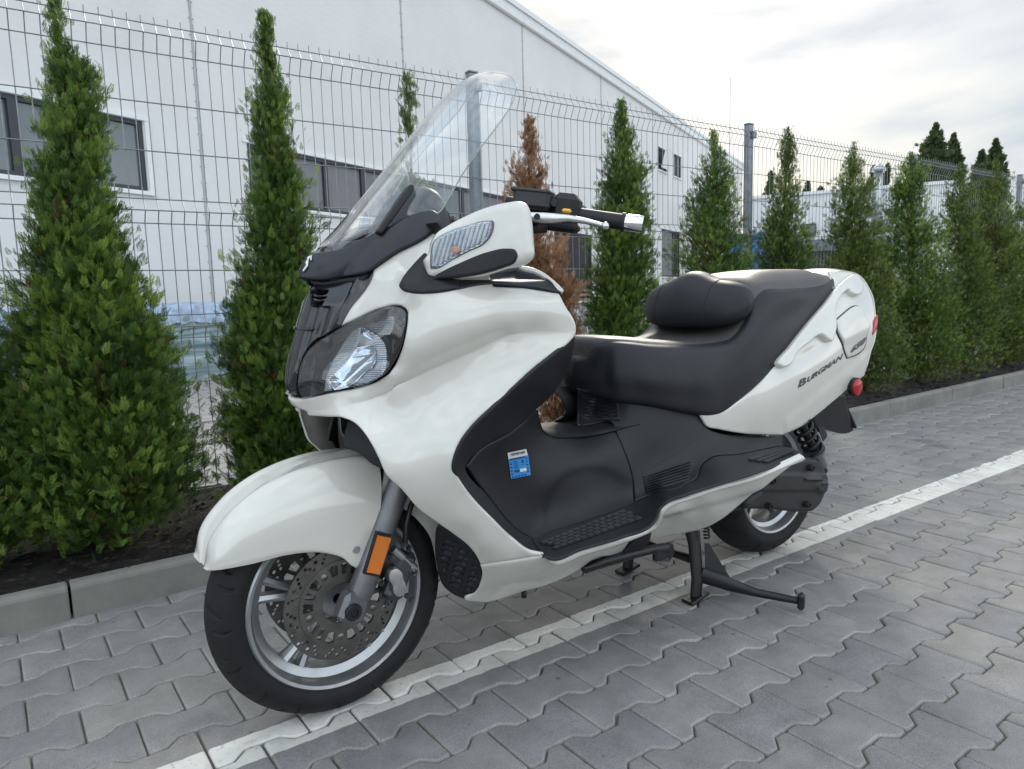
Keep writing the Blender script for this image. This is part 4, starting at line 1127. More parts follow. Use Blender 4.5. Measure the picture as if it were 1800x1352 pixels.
    for sgn in (-1, 1):
        C0 = at(700, 1010, -.098); C0[1] *= -sgn
        b = MB(); b.box(C0 + np.array([.0, 0, 0]), (.05, .045, .115), ca, .012)
        b.box(C0 + ca @ np.array([-.035, sgn * -.01, .02]), (.06, .018, .05), ca, .006)
        cal = b.build('brake_caliper', simple('caliper_dark', (.08, .08, .085), .4, metal=.5) if 'caliper_dark' not in MATS else MATS['caliper_dark'], S, auto=30)
        b = MB()
        # kidney shaped piston cover
        ol = spline(ZA((868, 720), (880, 692), (905, 685), (925, 700), (935, 735), (948, 775), (940, 802), (912, 812), (892, 798), (885, 760), (872, 742)), 3)
        X = at_many(ol, np.full(len(ol), -.134)); n = len(X); V = []
        cen = X.mean(0)
        for (k, dy) in ((1, .02), (1, .004), (.93, 0.0), (.6, -.002)): 
            for p in X: V.append([cen[0] + (p[0] - cen[0]) * k, p[1] + dy, cen[2] + (p[2] - cen[2]) * k])
        F = [(r_*n + i, r_*n + (i+1) % n, (r_+1)*n + (i+1) % n, (r_+1)*n + i) for r_ in range(3) for i in range(n)] + [tuple(3*n + i for i in range(n))]
        V = np.array(V); V[:, 1] *= -sgn; o = mk('piston_cover', V, F, polished, cal, True, auto=40); bpy_recalc(o)
        for (u, v, r_, y_) in ((712, 960, .010, -.118), (722, 1002, .010, -.112), (716, 1048, .009, -.115), (672, 1054, .008, -.11), (688, 982, .009, -.12), (664, 1020, .0085, -.118)):
            p = at(u, v, y_); p[1] *= -sgn; b.lathe([(0, -.006), (r_ * .4, -.006), (r_ * .4, -.004), (r_*.75, -.004), (r_*.8, .02)], p, axis=(0, -sgn * -1, 0), n=16); b.build('caliper_bolt', silver, cal, auto=35); b = MB()
        b.tube([at(690, 965, -.11) * [1, -sgn, 1], at(714, 985, -.11) * [1, -sgn, 1], at(728, 1000, -.11) * [1, -sgn, 1]], .011, 12)
        b.build('caliper_pin', silver, cal, auto=35)
        hs = [at(u, v, y_) for u, v, y_ in ((715, 975, -.11), (712, 950, -.115), (714, 920, -.115), (722, 890, -.11), (735, 860, -.10), (745, 800, -.09))]
        b = MB(); b.tube([p * [1, -sgn, 1] for p in hs], .0062, 10); b.build('brake_hose', steelb, S, smooth=True)

    # ---------------------------------------------------------------- front fender
    def Pt(u, v, y): return at(u, v, y)
    rows = [
     [Pt(364, 998, 0), Pt(361, 999, -.022), Pt(359, 1000, -.040), Pt(362, 1001, -.052), Pt(369, 1002, -.060)],
     [Pt(382, 943, 0), Pt(371, 952, -.045), Pt(382, 978, -.074), Pt(390, 992, -.080), Pt(394, 999, -.080)],
     [Pt(414, 896, 0), Pt(408, 903, -.052), Pt(424, 940, -.086), Pt(438, 978, -.090), Pt(445, 989, -.087)],
     [Pt(456, 858, 0), Pt(457, 866, -.058), Pt(482, 912, -.094), Pt(497, 963, -.096), Pt(503, 974, -.092)],
     [Pt(506, 829, 0), Pt(514, 839, -.063), Pt(540, 892, -.098), Pt(552, 958, -.099), Pt(556, 969, -.095)],
     [Pt(556, 808, 0), Pt(572, 822, -.067), Pt(594, 885, -.101), Pt(599, 966, -.101), Pt(600, 978, -.097)],
     [Pt(600, 795, 0), Pt(622, 815, -.069), Pt(634, 882, -.102), Pt(626, 982, -.102), Pt(624, 996, -.098)],
     [Pt(638, 788, 0), Pt(665, 813, -.070), Pt(669, 880, -.102), Pt(655, 965, -.103), Pt(645, 999, -.100)]]
    rows = [[Pt_ for Pt_ in r_] for r_ in rows]
    for r_ in rows: r_.insert(1, (r_[0] * .5 + r_[1] * .5) + np.array([0, -.004, .002])); r_[0][1] = 0; 
    fen = loft('front_fender', rows, white, S, 60, 60, .0035)
    b = MB(); p = Pt(626, 966, -.1045); b.lathe([(0, -.002), (.004, -.002), (.0045, -.004), (.008, -.004), (.0095, -.001), (.0095, .003)], p, n=20); b.build('fender_bolt', silver, fen, auto=35)
    b = MB(); b.lathe([(.0098, -.0008), (.0165, -.0012), (.0185, .0004), (.0185, .003)], p, n=28); b.build('bolt_recess', white, fen, auto=35)
    # rear half of the fender behind the fork
    rr = []
    for a in np.linspace(68, -7, 8):
        c, s = math.cos(rad(a)), math.sin(rad(a)); R0 = .318 if a > 20 else .312
        rr.append([np.array([R0*c, 0, .274 + R0*s]), np.array([R0*c, -.04, .274 + R0*s]), np.array([(R0-.006)*c, -.066, .274 + (R0-.006)*s]), np.array([(R0-.028)*c, -.082, .274 + (R0-.028)*s]), np.array([(R0-.075 + .03*(a < 0))*c, -.086, .274 + (R0-.075+ .03*(a < 0))*s])])
    loft('rear_fender_half', rr, white, fen, 40, 40, .0035)

    # ---------------------------------------------------------------- fairing fields
    FR = Field(sm=.02, pts=[
     # nose silhouette
     (502, 686, .0), (502, 664, .0), (505.5, 639, .0), (511, 616, .0), (521, 575, .0), (531, 539, .0), (542, 510, .0), (548, 497, -.002), (507, 704, .0), (519, 716, -.01), (537, 727, -.03),
     (510, 680, -.02), (512, 650, -.022), (521, 615, -.025), (536, 570, -.035), (550, 530, -.04),
     # headlight
     (524, 690, -.040), (527, 650, -.045), (548, 607, -.062), (577, 587, -.090), (598, 574, -.112), (560, 660, -.095), (590, 640, -.130), (575, 690, -.115), (614, 681, -.155), (640, 600, -.185), (651, 671, -.190), (672, 541, -.215), (689, 639, -.232), (712, 548, -.258), (701, 614, -.252), (660, 600, -.208),
     # white cheek between headlight, louvre and cowl
     (614, 543, -.120), (643, 506, -.130), (656, 475, -.132), (640, 550, -.160), (665, 515, -.172), (695, 446, -.152), (700, 490, -.205), (742, 422, -.168), (773, 400, -.178), (735, 540, -.278), (715, 500, -.262),
     # below headlight to the crease
     (570, 705, -.105), (620, 695, -.170), (680, 660, -.235), (720, 620, -.276), (604, 711, -0.154), (679, 690, -0.230), (750, 664, -0.276), (799, 644, -0.300), (853, 622, -0.320), (888, 598, -0.332), (917, 590, -0.340), (952, 588, -.334), (990, 590, -.341),
     (750, 635, -.288), (800, 612, -.315), (853, 590, -.334), (900, 570, -.345), (760, 580, -.303), (820, 560, -.328), (810, 512, -.300), (863, 499, -.305), (917, 503, -.315), (900, 535, -.340), (950, 545, -.347), (984, 515, -.325), (1000, 550, -.342), (1014, 585, -.342), (765, 520, -.290),
     # below the crease
     (590, 728, -.150), (618, 741, -.185), (636, 757, -.212), (650, 778, -.228), (679, 839, -.240), (665, 725, -.208), (702, 860, -.240), (728, 888, -.240), (765, 919, -.238), (700, 740, -.238), (700, 790, -.248), (750, 700, -.265), (750, 760, -.276), (800, 680, -.292), (800, 730, -.308), (850, 660, -.318), (850, 700, -.332), (900, 630, -.334), (900, 665, -.342), (941, 651, -.347), (977, 622, -.345), (870, 716, -.342), (835, 750, -.332), (803, 803, -.322), (801, 825, -.318), (821, 864, -.308), (845, 892, -.302), (900, 946, -.290), (957, 977, -.284),
     (770, 840, -.292), (760, 880, -.268), (810, 920, -.278), (850, 960, -.272), (799, 943, -.236), (823, 962, -.232), (838, 982, -.226), (846, 1000, -.216),
     # belly
     (900, 985, -.272), (846, 1024, -.180), (834, 1042, -.150), (817, 1054, -.130), (860, 1045, -.150), (917, 1042, -.150), (975, 1025, -.170), (1021, 1001, -.190), (950, 1010, -.225), (1000, 990, -.236), (900, 1020, -.215), (1000, 968, -.288), (1060, 945, -.292), (1092, 966, -.215), (1040, 985, -.222), (1100, 930, -.296),
     # dash
     (913, 470, -.262), (860, 482, -.272), (806, 492, -.285), (960, 492, -.292)])
    SK = Field(sm=.03, pts=[(957, 978, -.287), (1050, 948, -.294), (1146, 906, -.302), (1160, 878, -.306), (1170, 866, -.308), (1207, 858, -.311), (1266, 838, -.315), (1320, 822, -.315), (1365, 812, -.311), (1412, 799, -.300),
     (1120, 948, -.24), (1120, 960, -.215), (1180, 945, -.195), (1200, 900, -.290), (1230, 870, -.303), (1260, 905, -.250), (1274, 917, -.215), (1305, 892, -.225), (1330, 865, -.26), (1190, 920, -.245), (1160, 910, -.278), (1210, 930, -.205), (1240, 936, -.185), (1220, 893, -.262), (1290, 870, -.262), (1375, 838, -.275), (1350, 850, -.268), (1100, 935, -.288), (1180, 880, -.303), (1280, 850, -.308), (1340, 838, -.30)])
    TN = Field(sm=.16, pts=[(1010, 600, -.337), (977, 625, -.340), (941, 655, -.342), (870, 722, -.337), (812, 800, -.318), (804, 830, -.314), (825, 866, -.305), (850, 895, -.299), (905, 948, -.287), (950, 976, -.281),
     (1005, 640, -.300), (985, 690, -.270), (945, 722, -.235), (899, 761, -.262), (850, 793, -.285), (950, 742, -.14), (955, 775, -.140), (960, 792, -.158), (930, 770, -.190), (900, 800, -.226), (910, 815, -.218), (850, 830, -.262), (870, 880, -.248), (910, 920, -.222), (935, 943, -.205), (1000, 870, -.180), (960, 850, -.192), (1020, 913, -.192),
     (960, 764, -.118), (1000, 769, -.122), (1060, 762, -.125), (1000, 785, -.150), (1060, 790, -.162), (1100, 770, -.145), (1040, 830, -.172), (1103, 884, -.194), (1110, 840, -.186),
     (1017, 691, .0), (1017, 735, .0), (1032, 693, -.034), (1032, 737, -.034), (1060, 715, -.072), (1087, 712, -.100), (1087, 742, -.112), (1112, 715, -.138), (1163, 715, -.165), (1213, 725, -.175), (1100, 740, -.135), (1150, 770, -.180), (1235, 735, -.188), (1240, 760, -.196), (1200, 800, -.208), (1175, 840, -.214), (1140, 875, -.206), (1130, 905, -.29), (1150, 862, -.21), (1220, 830, -.225), (1235, 806, -.222), (1300, 775, -.205), (1300, 795, -.222), (1372, 768, -.195), (1372, 784, -.205),
     (1250, 818, -.262), (1340, 805, -.262), (1400, 796, -.29), (1160, 872, -.302), (1170, 862, -.304), (1210, 850, -.306), (1270, 833, -.309), (1330, 817, -.308), (1408, 796, -.297), (1146, 900, -.297), (1050, 942, -.289), (960, 970, -.281), (1000, 935, -.24), (1060, 915, -.245), (1090, 902, -.24)])

    # ---------------------------------------------------------------- white fairing
    hl_bottom = Z4((190, 1266), (250, 1256), (400, 1218), (600, 1168), (780, 1118), (880, 1056), (965, 965), (1026, 842), (1068, 700), (1087, 570), (1085, 515), (1045, 478), (960, 460), (880, 477), (760, 522), (640, 582), (520, 640, 1))
    white_out = [(502, 686), (505, 697), (515, 702)] + hl_bottom + [(614, 543), (643, 506), (651, 492), (656, 473, 1), (660, 470, 1), (695, 445), (742, 421), (773, 399, 1), (800, 400), (830, 440), (862, 482, 1), (868, 501, 1), (917, 503), (984, 514, 1), (998, 541), (1009, 559), (1014, 576), (1013, 587), (1003, 601), (977, 622), (941, 651), (906, 683), (870, 716), (835, 750), (814, 778), (803, 803), (800.5, 825), (807, 842), (821, 864), (845, 892), (869, 916), (900, 946), (935, 972), (957, 976.5, 1), (900, 986), (844, 994, 1), (838, 982), (823, 962), (799, 943), (765, 919), (737, 899), (702, 860), (679, 839), (664.6, 807), (650, 778), (636, 757), (618, 741), (597, 734), (569, 733), (540, 731, 1), (537, 724, 1), (519, 716), (507, 704)]
    CREASE = spline([(500, 735), (537, 727), (604, 711), (679, 690), (750, 665), (799, 644), (853, 620), (888, 602), (917, 592), (952, 586), (1000, 584), (1060, 584)], 3, closed=False)
    def crease(V, d):
        cy = np.interp(V[:, 0], CREASE[:, 0], CREASE[:, 1]); dv = V[:, 1] - cy
        A = np.clip((V[:, 0] - 545) / 110, 0, 1) * np.clip((1010 - V[:, 0]) / 110, 0, 1)
        k = np.where(dv < 0, np.exp(dv / 42.), np.exp(-dv / 85.))
        return -.027 * A * k
    panel('front_fairing', white_out, FR, white, S, h=5.5, thick=.005, rpx=3.5, rd=.004, auto=60, disp=crease, extra=np.concatenate([CREASE + [0, o_] for o_ in (-1.6, 0, 1.6)]))
    panel('belly_fairing', [(844, 995.2, 1), (900, 987.2), (957, 978, 1), (971, 982), (1021, 963), (1092, 944), (1146, 922, 1), (1141, 935), (1114, 943, 1), (1091, 972), (1045, 984), (1021, 1001), (975, 1025), (917, 1042), (850, 1060), (817, 1054), (834, 1042), (846, 1022), (847, 1005)], FR, white, S, h=6, rpx=3, rd=.003)
    # lower arch lip on the inside of the fairing
    # side skirt
    rim = ZD((455, 922, 1), (490, 934), (620, 892), (800, 838), (925, 790), (950, 770), (962, 745), (975, 704), (1000, 682), (1100, 645), (1250, 596), (1400, 556), (1500, 517), (1618, 463, 1), (1626, 472), (1612, 486, 1), (1500, 530), (1400, 572), (1250, 612), (1100, 662), (1010, 700), (988, 722), (975, 760), (950, 790), (920, 806), (800, 855), (620, 908), (490, 946))
    panel('floorboard_rim', rim, SK, white, S, h=4, push=.010, rpx=3, rd=.005, thick=.014)
    panel('side_skirt', ZD((950, 788, 1), (975, 758), (988, 720), (1010, 698), (1100, 660), (1250, 610), (1400, 570), (1500, 528), (1600, 492, 1), (1500, 570), (1420, 640), (1350, 700, 1), (1270, 765), (1190, 808), (1090, 832), (1030, 842, 1), (920, 868, 1), (940, 830)), SK, white, S, h=5,
          disp=lambda V, d: -.010 * (1 / (1 + np.exp(-(V[:, 1] - (914 - (V[:, 0] - 1160) * .275)) / 2.2))))
    # radiator grille
    gr = panel('radiator_grille', [(770, 925), (800, 944), (824, 963), (840, 985), (847, 1005), (846, 1024), (834, 1043), (817, 1055, 1), (795, 1045), (778, 1030), (768, 1000), (764, 960)], Field([(770, 925, -.16), (846, 1005, -.19), (817, 1054, -.12), (770, 1020, -.09), (764, 960, -.12)]), black, S, h=2.6,
          disp=lambda V, d: -.006 * np.clip(np.sin((V[:, 1] - .30 * V[:, 0]) * .60) * 3, 0, 1) * np.clip(np.sin((V[:, 0] + .3 * V[:, 1]) * .20) * 4 + 2, 0, 1) * np.clip((d - 8) / 2, 0, 1))
    b = MB(); b.box((.62, 0, .40), (.62, .27, .34), None, .05); b.box((1.15, 0, .38), (.5, .24, .26), None, .05); b.box((.33, 0, .55), (.13, .30, .45), None, .05)
    b.build('engine_block', black, S, auto=30)
    # ---------------------------------------------------------------- black fairing parts
    TN_edge = [(1013, 588), (1003, 602), (977, 624), (941, 653), (906, 685), (870, 718), (835, 752), (814, 780), (804, 804), (801, 825), (808, 842), (822, 864), (846, 892), (870, 916), (901, 946), (936, 971), (957, 975, 1)]
    panel('leg_shield', TN_edge + [(945, 945), (925, 935, 1), (860, 870), (822, 820), (845, 793), (899, 761), (945, 722, 1), (965, 705), (985, 680), (1005, 640), (1013, 605, 1)], TN, black, S, h=6, rpx=2, push=-.003)
    def arch(V, d):
        r_ = np.hypot((V[:, 0] - 1040) / 80, (V[:, 1] - 905) / 82); return -.006 / (1 + np.exp((r_ - 1) * 22))
    panel('tunnel_cover', [(822, 820, 1), (845, 793), (899, 761), (945, 722, 1), (948, 740), (956, 760), (975, 769), (1000, 770), (1045, 766), (1082, 758, 1), (1090, 775), (1100, 800), (1113, 845), (1115, 882, 1), (1020, 915), (935, 944), (922, 938), (860, 872)], TN, black, S, h=6, rpx=2, rd=.002, disp=arch)
    rws = []
    for (u, v) in ((944.5, 723), (947.5, 740), (956, 760), (975, 769), (1000, 770), (1045, 766), (1082, 758), (1104, 752), (1125, 747)):
        p = at(u, v, float(TN([(u, v)])[0]) - .0); k = .016 if u > 955 else .004; q_ = .035 if u < 955 else 0
        rws.append([np.array([p[0] + q_, 0, p[2] + k]), np.array([p[0] + q_ * .7, p[1] * .5, p[2] + k * .86]), np.array([p[0] + q_ * .2, p[1] * .86, p[2] + k * .45]), p + np.array([0, .0005, -.0005])])
    loft('tunnel_top', rws, black, S, 40, 26, .003)
    panel('under_seat_panel', [(1017, 685, 1), (1040, 690), (1068, 697), (1113, 705), (1163, 713), (1213, 723), (1235, 730, 1), (1243, 752), (1262, 760), (1310, 765), (1374, 767, 1), (1374, 782, 1), (1300, 797), (1245, 806), (1232, 818), (1226, 838), (1190, 852), (1150, 866), (1116, 881, 1), (1114, 845), (1101, 800), (1086, 765), (1073, 741), (1038, 745), (1017, 748, 1)], TN, black, S, h=6, rpx=2, rd=.002)
    panel('floorboard', [(935, 945, 1), (1020, 916), (1116, 882), (1150, 867), (1190, 853), (1227, 839), (1233, 819), (1246, 807), (1300, 798), (1374, 783, 1), (1400, 790), (1410, 797, 1), (1363, 819), (1320, 834), (1266, 850), (1207, 869), (1170, 883), (1160, 893), (1154, 911), (1146, 921), (1092, 944), (1021, 965), (971, 982), (957, 977, 1), (945, 962)], TN, black, S, h=5, rpx=2, rd=.002)
    matm = simple('rubber_mat', (.028, .028, .030), .62, var=.2, vscale=30)
    def mat_disp(V, d):
        a = (V[:, 0] * .94 - V[:, 1] * .34) ; c_ = V[:, 0] * .34 + V[:, 1] * .94
        g1 = np.abs(((a + 2.2 * np.sin(c_ * .5)) / 17.0) % 1 - .5) * 17; g2 = np.abs((c_ / 9.5) % 1 - .5) * 9.5
        g = np.maximum(np.clip(1 - g1 / 1.1, 0, 1), np.clip(1 - g2 / .9, 0, 1)); return -.0035 * g * (d > 2)
    def tread(name, c00, c10, c01, c11, nx, ny, zf_):
        for sgn in (1, -1):
            mb = MB(); C_ = [np.array(c, float) for c in (c00, c10, c01, c11)]
            def P_(a, t):
                return C_[0] * (1-a) * (1-t) + C_[1] * a * (1-t) + C_[2] * (1-a) * t + C_[3] * a * t
            g = .045
            for j in range(ny):
                for i in range(nx):
                    sh = .12 * math.sin(j * 2.1) + .3 * (j % 2)
                    a0, a1 = (i + sh + g) / (nx + .5), (i + 1 + sh - g) / (nx + .5); t0, t1 = (j + g * 1.6) / ny, (j + 1 - g * 1.6) / ny
                    if a0 < 0 or a1 > 1: continue
                    q = [P_(a0, t0), P_((a0 + a1) / 2, t0 + .1 / ny), P_(a1, t0), P_(a1, t1), P_((a0 + a1) / 2, t1 + .1 / ny), P_(a0, t1)]
                    px = zf_(*[tuple(p) for p in q]); X = at_many(px, TN(px)); N = np.cross(X[2] - X[0], X[5] - X[0]); N /= np.linalg.norm(N)
                    if N @ (CC - X[0]) < 0: N = -N
                    cen = X.mean(0); top = cen + (X - cen) * .93 + N * .0062; V = np.concatenate([X + N * .0015, top]) * [1, sgn, 1]
                    f = [(6, 7, 8, 9, 10, 11)] + [(k, (k + 1) % 6, 6 + (k + 1) % 6, 6 + k) for k in range(6)]
                    mb.add(V, f)
            o = mb.build(name, matm, S); bpy_recalc(o)
    tread('foot_mat', (432, 862), (822, 708), (492, 897), (905, 750), 13, 4, ZD)
    tread('rear_foot_mat', (640, 425), (955, 336), (790, 468), (1062, 352), 11, 3, ZG)
    vent = panel('side_vent', ZF((470, 405, 1), (640, 310), (805, 205, 1), (785, 400), (765, 455), (500, 545, 1), (488, 520)), TN, black, S, h=4, push=.001, rpx=1.5, rd=.001)
    for k in range(7):
        t0 = k / 6.0; A0 = np.array([477 + 18 * t0, 432 + 92 * t0]); A1 = np.array([783 - 14 * t0, 330 + 116 * t0]); w0 = np.array([0, 10.5])
        panel('vent_slat', ZF((*A0, 1), (*A1, 1), (*(A1 + w0), 1), (*(A0 + w0), 1)), TN, black, vent, h=3, push=.0055, thick=.0045, rpx=1.1, rd=.0022, mirror=False)
    panel('battery_cover', [(1020, 692, 1), (1060, 698), (1087, 705, 1), (1089, 720), (1090, 739, 1), (1065, 739), (1020, 745, 1)], TN, black, S, h=2.4, push=.004, rpx=1.5, rd=.001, disp=lambda V, d: .002 * np.sin((V[:, 1] - .12 * V[:, 0]) * 1.05) * (d > 3))
    # cowl and louvre
    cowl = [(528, 490, 1), (533, 468), (543, 452), (555, 446, 1), (580, 443), (608, 436), (635, 421), (660, 409), (690, 395), (720, 380), (742, 373), (760, 371), (770, 377, 1), (774, 390), (773, 399, 1), (742, 421), (695, 445), (660, 470, 1), (652, 476), (602, 487), (563, 493), (540, 491)]
    CW = Field(sm=.02, pts=[(528, 490, 0), (533, 468, 0), (543, 452, 0), (555, 446, -.004), (549, 470, -.022), (560, 492, -.035), (580, 443, -.042), (608, 436, -.075), (602, 487, -.082), (575, 470, -.055), (620, 460, -.102), (652, 476, -.130), (660, 409, -.122), (695, 445, -.158), (690, 395, -.136), (742, 421, -.172), (742, 373, -.152), (773, 399, -.180), (768, 376, -.160), (660, 440, -.132), (710, 415, -.160)])
    panel('upper_cowl', cowl, CW, cowlm, S, h=5, push=.006, thick=.012, rpx=3, rd=.004, disp=lambda V, d: -.010 * np.clip(((V[:, 0] - 590) * .55 + (V[:, 1] - 450) * .8) / 40, -1, 0) * 0 - .006 * np.exp(-np.abs((V[:, 1] - 489) + (V[:, 0] - 598) * 1.15) / 14.))
    # lip under the cowl
    panel('cowl_underside', [(540, 492), (563, 494), (602, 488), (652, 477), (690, 452), (656, 474), (652, 485), (600, 497), (560, 501), (546, 499)], CW, black, S, h=4, push=-.006)
    louvre = Z4((300, 262, 1), (560, 215), (800, 158, 1), (784, 250), (740, 320), (600, 500), (520, 640, 1), (420, 702), (280, 780), (225, 850), (182, 950), (160, 1080), (152, 1180), (160, 1240, 1), (90, 1232), (62, 1190), (60, 1080), (75, 960), (100, 850), (150, 650), (200, 480), (250, 340))
    def lv(V, d):
        px = (V[:, 0] - 490) * 4.83; py = (V[:, 1] - 440) * 4.83
        e = (px - (250 + (780 - py) * .33)) / 130.0
        rec = ((py > 330) & (py < 470) & (px < 425 + (330 - py) * .5) & (px > 265)) * -.02
        ch = (-.010 * np.exp(-((px - (330 + (700 - py) * .30)) / 34) ** 2) - .008 * np.exp(-((px - (245 + (700 - py) * .27)) / 22) ** 2)) * (py > 470)
        rib = .004 * np.exp(-((px - (440 + (700 - py) * .50)) / 14) ** 2)
        return (rec + ch + rib) * np.clip((d - 1.5) / 3, 0, 1)
    nosep = panel('nose_louvre', louvre, FR, gloss, S, h=3, push=-.002, rpx=3, rd=.004, disp=lv)
    for k in range(2):
        q = Z4((270, 360 + 38*k), (345, 365 + 38*k), (420, 352 + 38*k), (418, 364 + 38*k), (345, 378 + 38*k), (272, 372 + 38*k)); panel('slat', q, FR, gloss, nosep, h=3, push=-.006, thick=.01, rpx=1.2)
    panel('chin_bar', Z4((150, 650), (200, 668), (290, 655), (292, 664), (200, 680), (152, 664)), FR, gloss, nosep, h=3, push=.002, thick=.004, rpx=1.2)
    # emblem on the cowl: slanted silver zigzag
    panel('emblem', Z4((258, 80, 1), (298, 66, 1), (300, 104, 1), (286, 110, 1), (284, 88, 1), (274, 92, 1), (268, 150, 1), (230, 196, 1), (226, 176, 1), (252, 142, 1), (246, 118, 1), (262, 98, 1)), CW, polished, S, h=2, push=.0105, thick=.003, rpx=.8, rd=.0008, mirror=False)
    b = None
    # screen mounting blades
    panel('screen_bracket', ZC((612, 588, 1), (590, 592, 1), (545, 655), (490, 738), (438, 812, 1), (444, 822), (462, 826, 1), (505, 768), (560, 692), (614, 616, 1)), Field([(716, 325, -.122), (665, 410, -.130), (690, 370, -.130), (700, 340, -.126), (725, 345, -.126), (660, 400, -.128)]), black, S, h=4, push=.012, thick=.02, rpx=3, rd=.005)
    # mirror boot and dash trims
    panel('mirror_boot', ZB((630, 240), (640, 212), (690, 140), (752, 72, 1), (800, 110), (900, 160), (921, 200, 1), (920, 249, 1), (850, 263), (760, 272), (680, 268), (643, 256)), FR, black, S, h=5, push=.006, thick=.008, rpx=3, rd=.005)
    dash = ZB((918, 195, 1), (1080, 165), (1218, 140, 1), (1300, 162), (1375, 208), (1428, 268, 1), (1300, 240), (1180, 228), (1080, 222), (1000, 232), (918, 251, 1))
    panel('dash_trim', dash, FR, cowlm, S, h=5, push=.002, thick=.006, rpx=2, rd=.002, disp=lambda V, d: -.006 * (V[:, 1] < 491 - (V[:, 0] - 880) * .02 + .05 * np.maximum(V[:, 0] - 940, 0)) * np.clip(d / 2, 0, 1))
    panel('dash_lip', ZB((1212, 139), (1250, 138), (1320, 160), (1380, 200), (1434, 264), (1420, 262), (1372, 212), (1300, 168), (1220, 144)), FR, white, S, h=3, push=.003, thick=.006, rpx=1.5)
    # inner closing surfaces
    def across(name, pts, mat, dx=0, dz=0, sag=0):
        rws = []
        for (u, v, y) in pts:
            p = at(u, v, y); rws.append([np.array([p[0] + dx + sag, 0, p[2] + dz]), np.array([p[0] + dx + sag * .8, p[1] * .5, p[2] + dz]), np.array([p[0] + dx, p[1] + .006, p[2] + dz])])
        return loft(name, rws, mat, S, 30, 16, .004)
    across('inner_shield', [(984, 516, -.318), (1010, 580, -.335), (941, 656, -.335), (870, 722, -.33), (812, 800, -.312), (825, 866, -.30), (905, 948, -.28)], black, dx=-.012, sag=-.03)
    across('dash_top', [(770, 385, -.225), (800, 420, -.24), (862, 482, -.27), (913, 474, -.262), (960, 495, -.292), (984, 514, -.318)], black, dz=-.006)
    # instrument hood
    hr = []
    for x, z, w_ in ((.13, 1.04, .085), (.165, 1.09, .10), (.20, 1.145, .11), (.232, 1.185, .116), (.262, 1.193, .118), (.280, 1.165, .12), (.290, 1.03, .12)):
        hr.append([np.array([x, 0, z]), np.array([x, -w_*.5, z - .003]), np.array([x, -w_*.82, z - .02]), np.array([x + .005, -w_*1.0, z - .07]), np.array([x + .01, -w_*1.06, z - .15])])
    loft('instrument_hood', hr, simple('hood_leather', (.035, .038, .046), .5, bump=.3, bscale=500, bdist=.0006), S, 40, 30, .004)
    dr_ = []
    for x, w_, z in ((.030, .050, 1.045), (.07, .095, 1.055), (.12, .125, 1.062), (.18, .145, 1.07), (.25, .160, 1.075)):
        dr_.append([np.array([x, 0, z + .012]), np.array([x, -w_ * .5, z + .010]), np.array([x + .008, -w_ * .9, z]), np.array([x + .012, -w_, z - .03])])
    loft('screen_base', dr_, black, S, 24, 20, .004)
    # ---------------------------------------------------------------- windscreen
    def Ws(u, v, y): return at(u, v, y)
    C = lambda x, z: np.array([x, 0, z])
    sr = []
    cent = [(562, 447), (573, 430), (598, 402), (632, 360), (672, 312), (712, 262), (752, 213), (786, 173), (815, 145), (843, 130)]
    edge = [(612, 436, -.075), (668, 404, -.115), (725, 385, -.142), (768, 376, -.152), (788, 350, -.160), (812, 308, -.170), (842, 264, -.178), (873, 223, -.180), (899, 184, -.168), (908, 150, -.130)]
    for i, (c2, e) in enumerate(zip(cent, edge)):
        E = Ws(*e); c = at(c2[0], c2[1], 0.0)
        k1 = np.array([c[0] + (E[0] - c[0]) * .10, E[1] * .36, c[2] + (E[2] - c[2]) * .10])
        k2 = np.array([c[0] + (E[0] - c[0]) * .42, E[1] * .74, c[2] + (E[2] - c[2]) * .42])
        if i == len(cent) - 1: k1, k2, E = at(870, 128, -.045), at(896, 134, -.092), at(909, 151, -.132)
        sr.append([c, k1, k2, E])
    ws = loft('windscreen', sr, screenm, S, 70, 50, .004)
    ed = cr_surface(sr, 70, 30)
    b = MB(); path = [p * [1, 1, 1] for p in ed[:, -1]] ; b.tube(path, .0014, 6)
    b.tube([p * [1, -1, 1] for p in path], .0014, 6)
    top = list(ed[-1, ::-1]) + [p * [1, -1, 1] for p in ed[-1, 1:]]; b.tube(top, .0014, 6)
    b.build('screen_edge', simple('edge_grey', (.34, .38, .39), .2), ws, smooth=True)

    # ---------------------------------------------------------------- headlights
    hl = Z4((190, 1260), (157, 1205), (156, 1080), (181, 960), (230, 860), (300, 790), (420, 710), (520, 650), (640, 590), (760, 530), (880, 485), (960, 468), (1040, 485), (1078, 520), (1080, 570), (1060, 700), (1020, 840), (960, 960), (880, 1050), (780, 1110), (600, 1160), (400, 1210), (250, 1250))
    rm = Z4((335, 1210), (350, 1110), (385, 1000), (440, 880), (510, 760), (590, 660), (650, 628), (710, 660), (790, 720), (850, 790), (880, 880), (880, 960), (830, 1050), (780, 1105), (600, 1158), (440, 1198))
    inn = Z4((385, 1110), (450, 1040), (530, 960), (590, 860), (620, 760), (650, 690), (690, 670), (740, 730), (775, 820), (790, 900), (770, 990), (700, 1050), (590, 1140), (430, 1190))
    fld = lambda V: FR(V)
    hps = panel('headlight', hl, FR, lens, S, h=5, thick=.003, rpx=3, rd=.004, split=True)
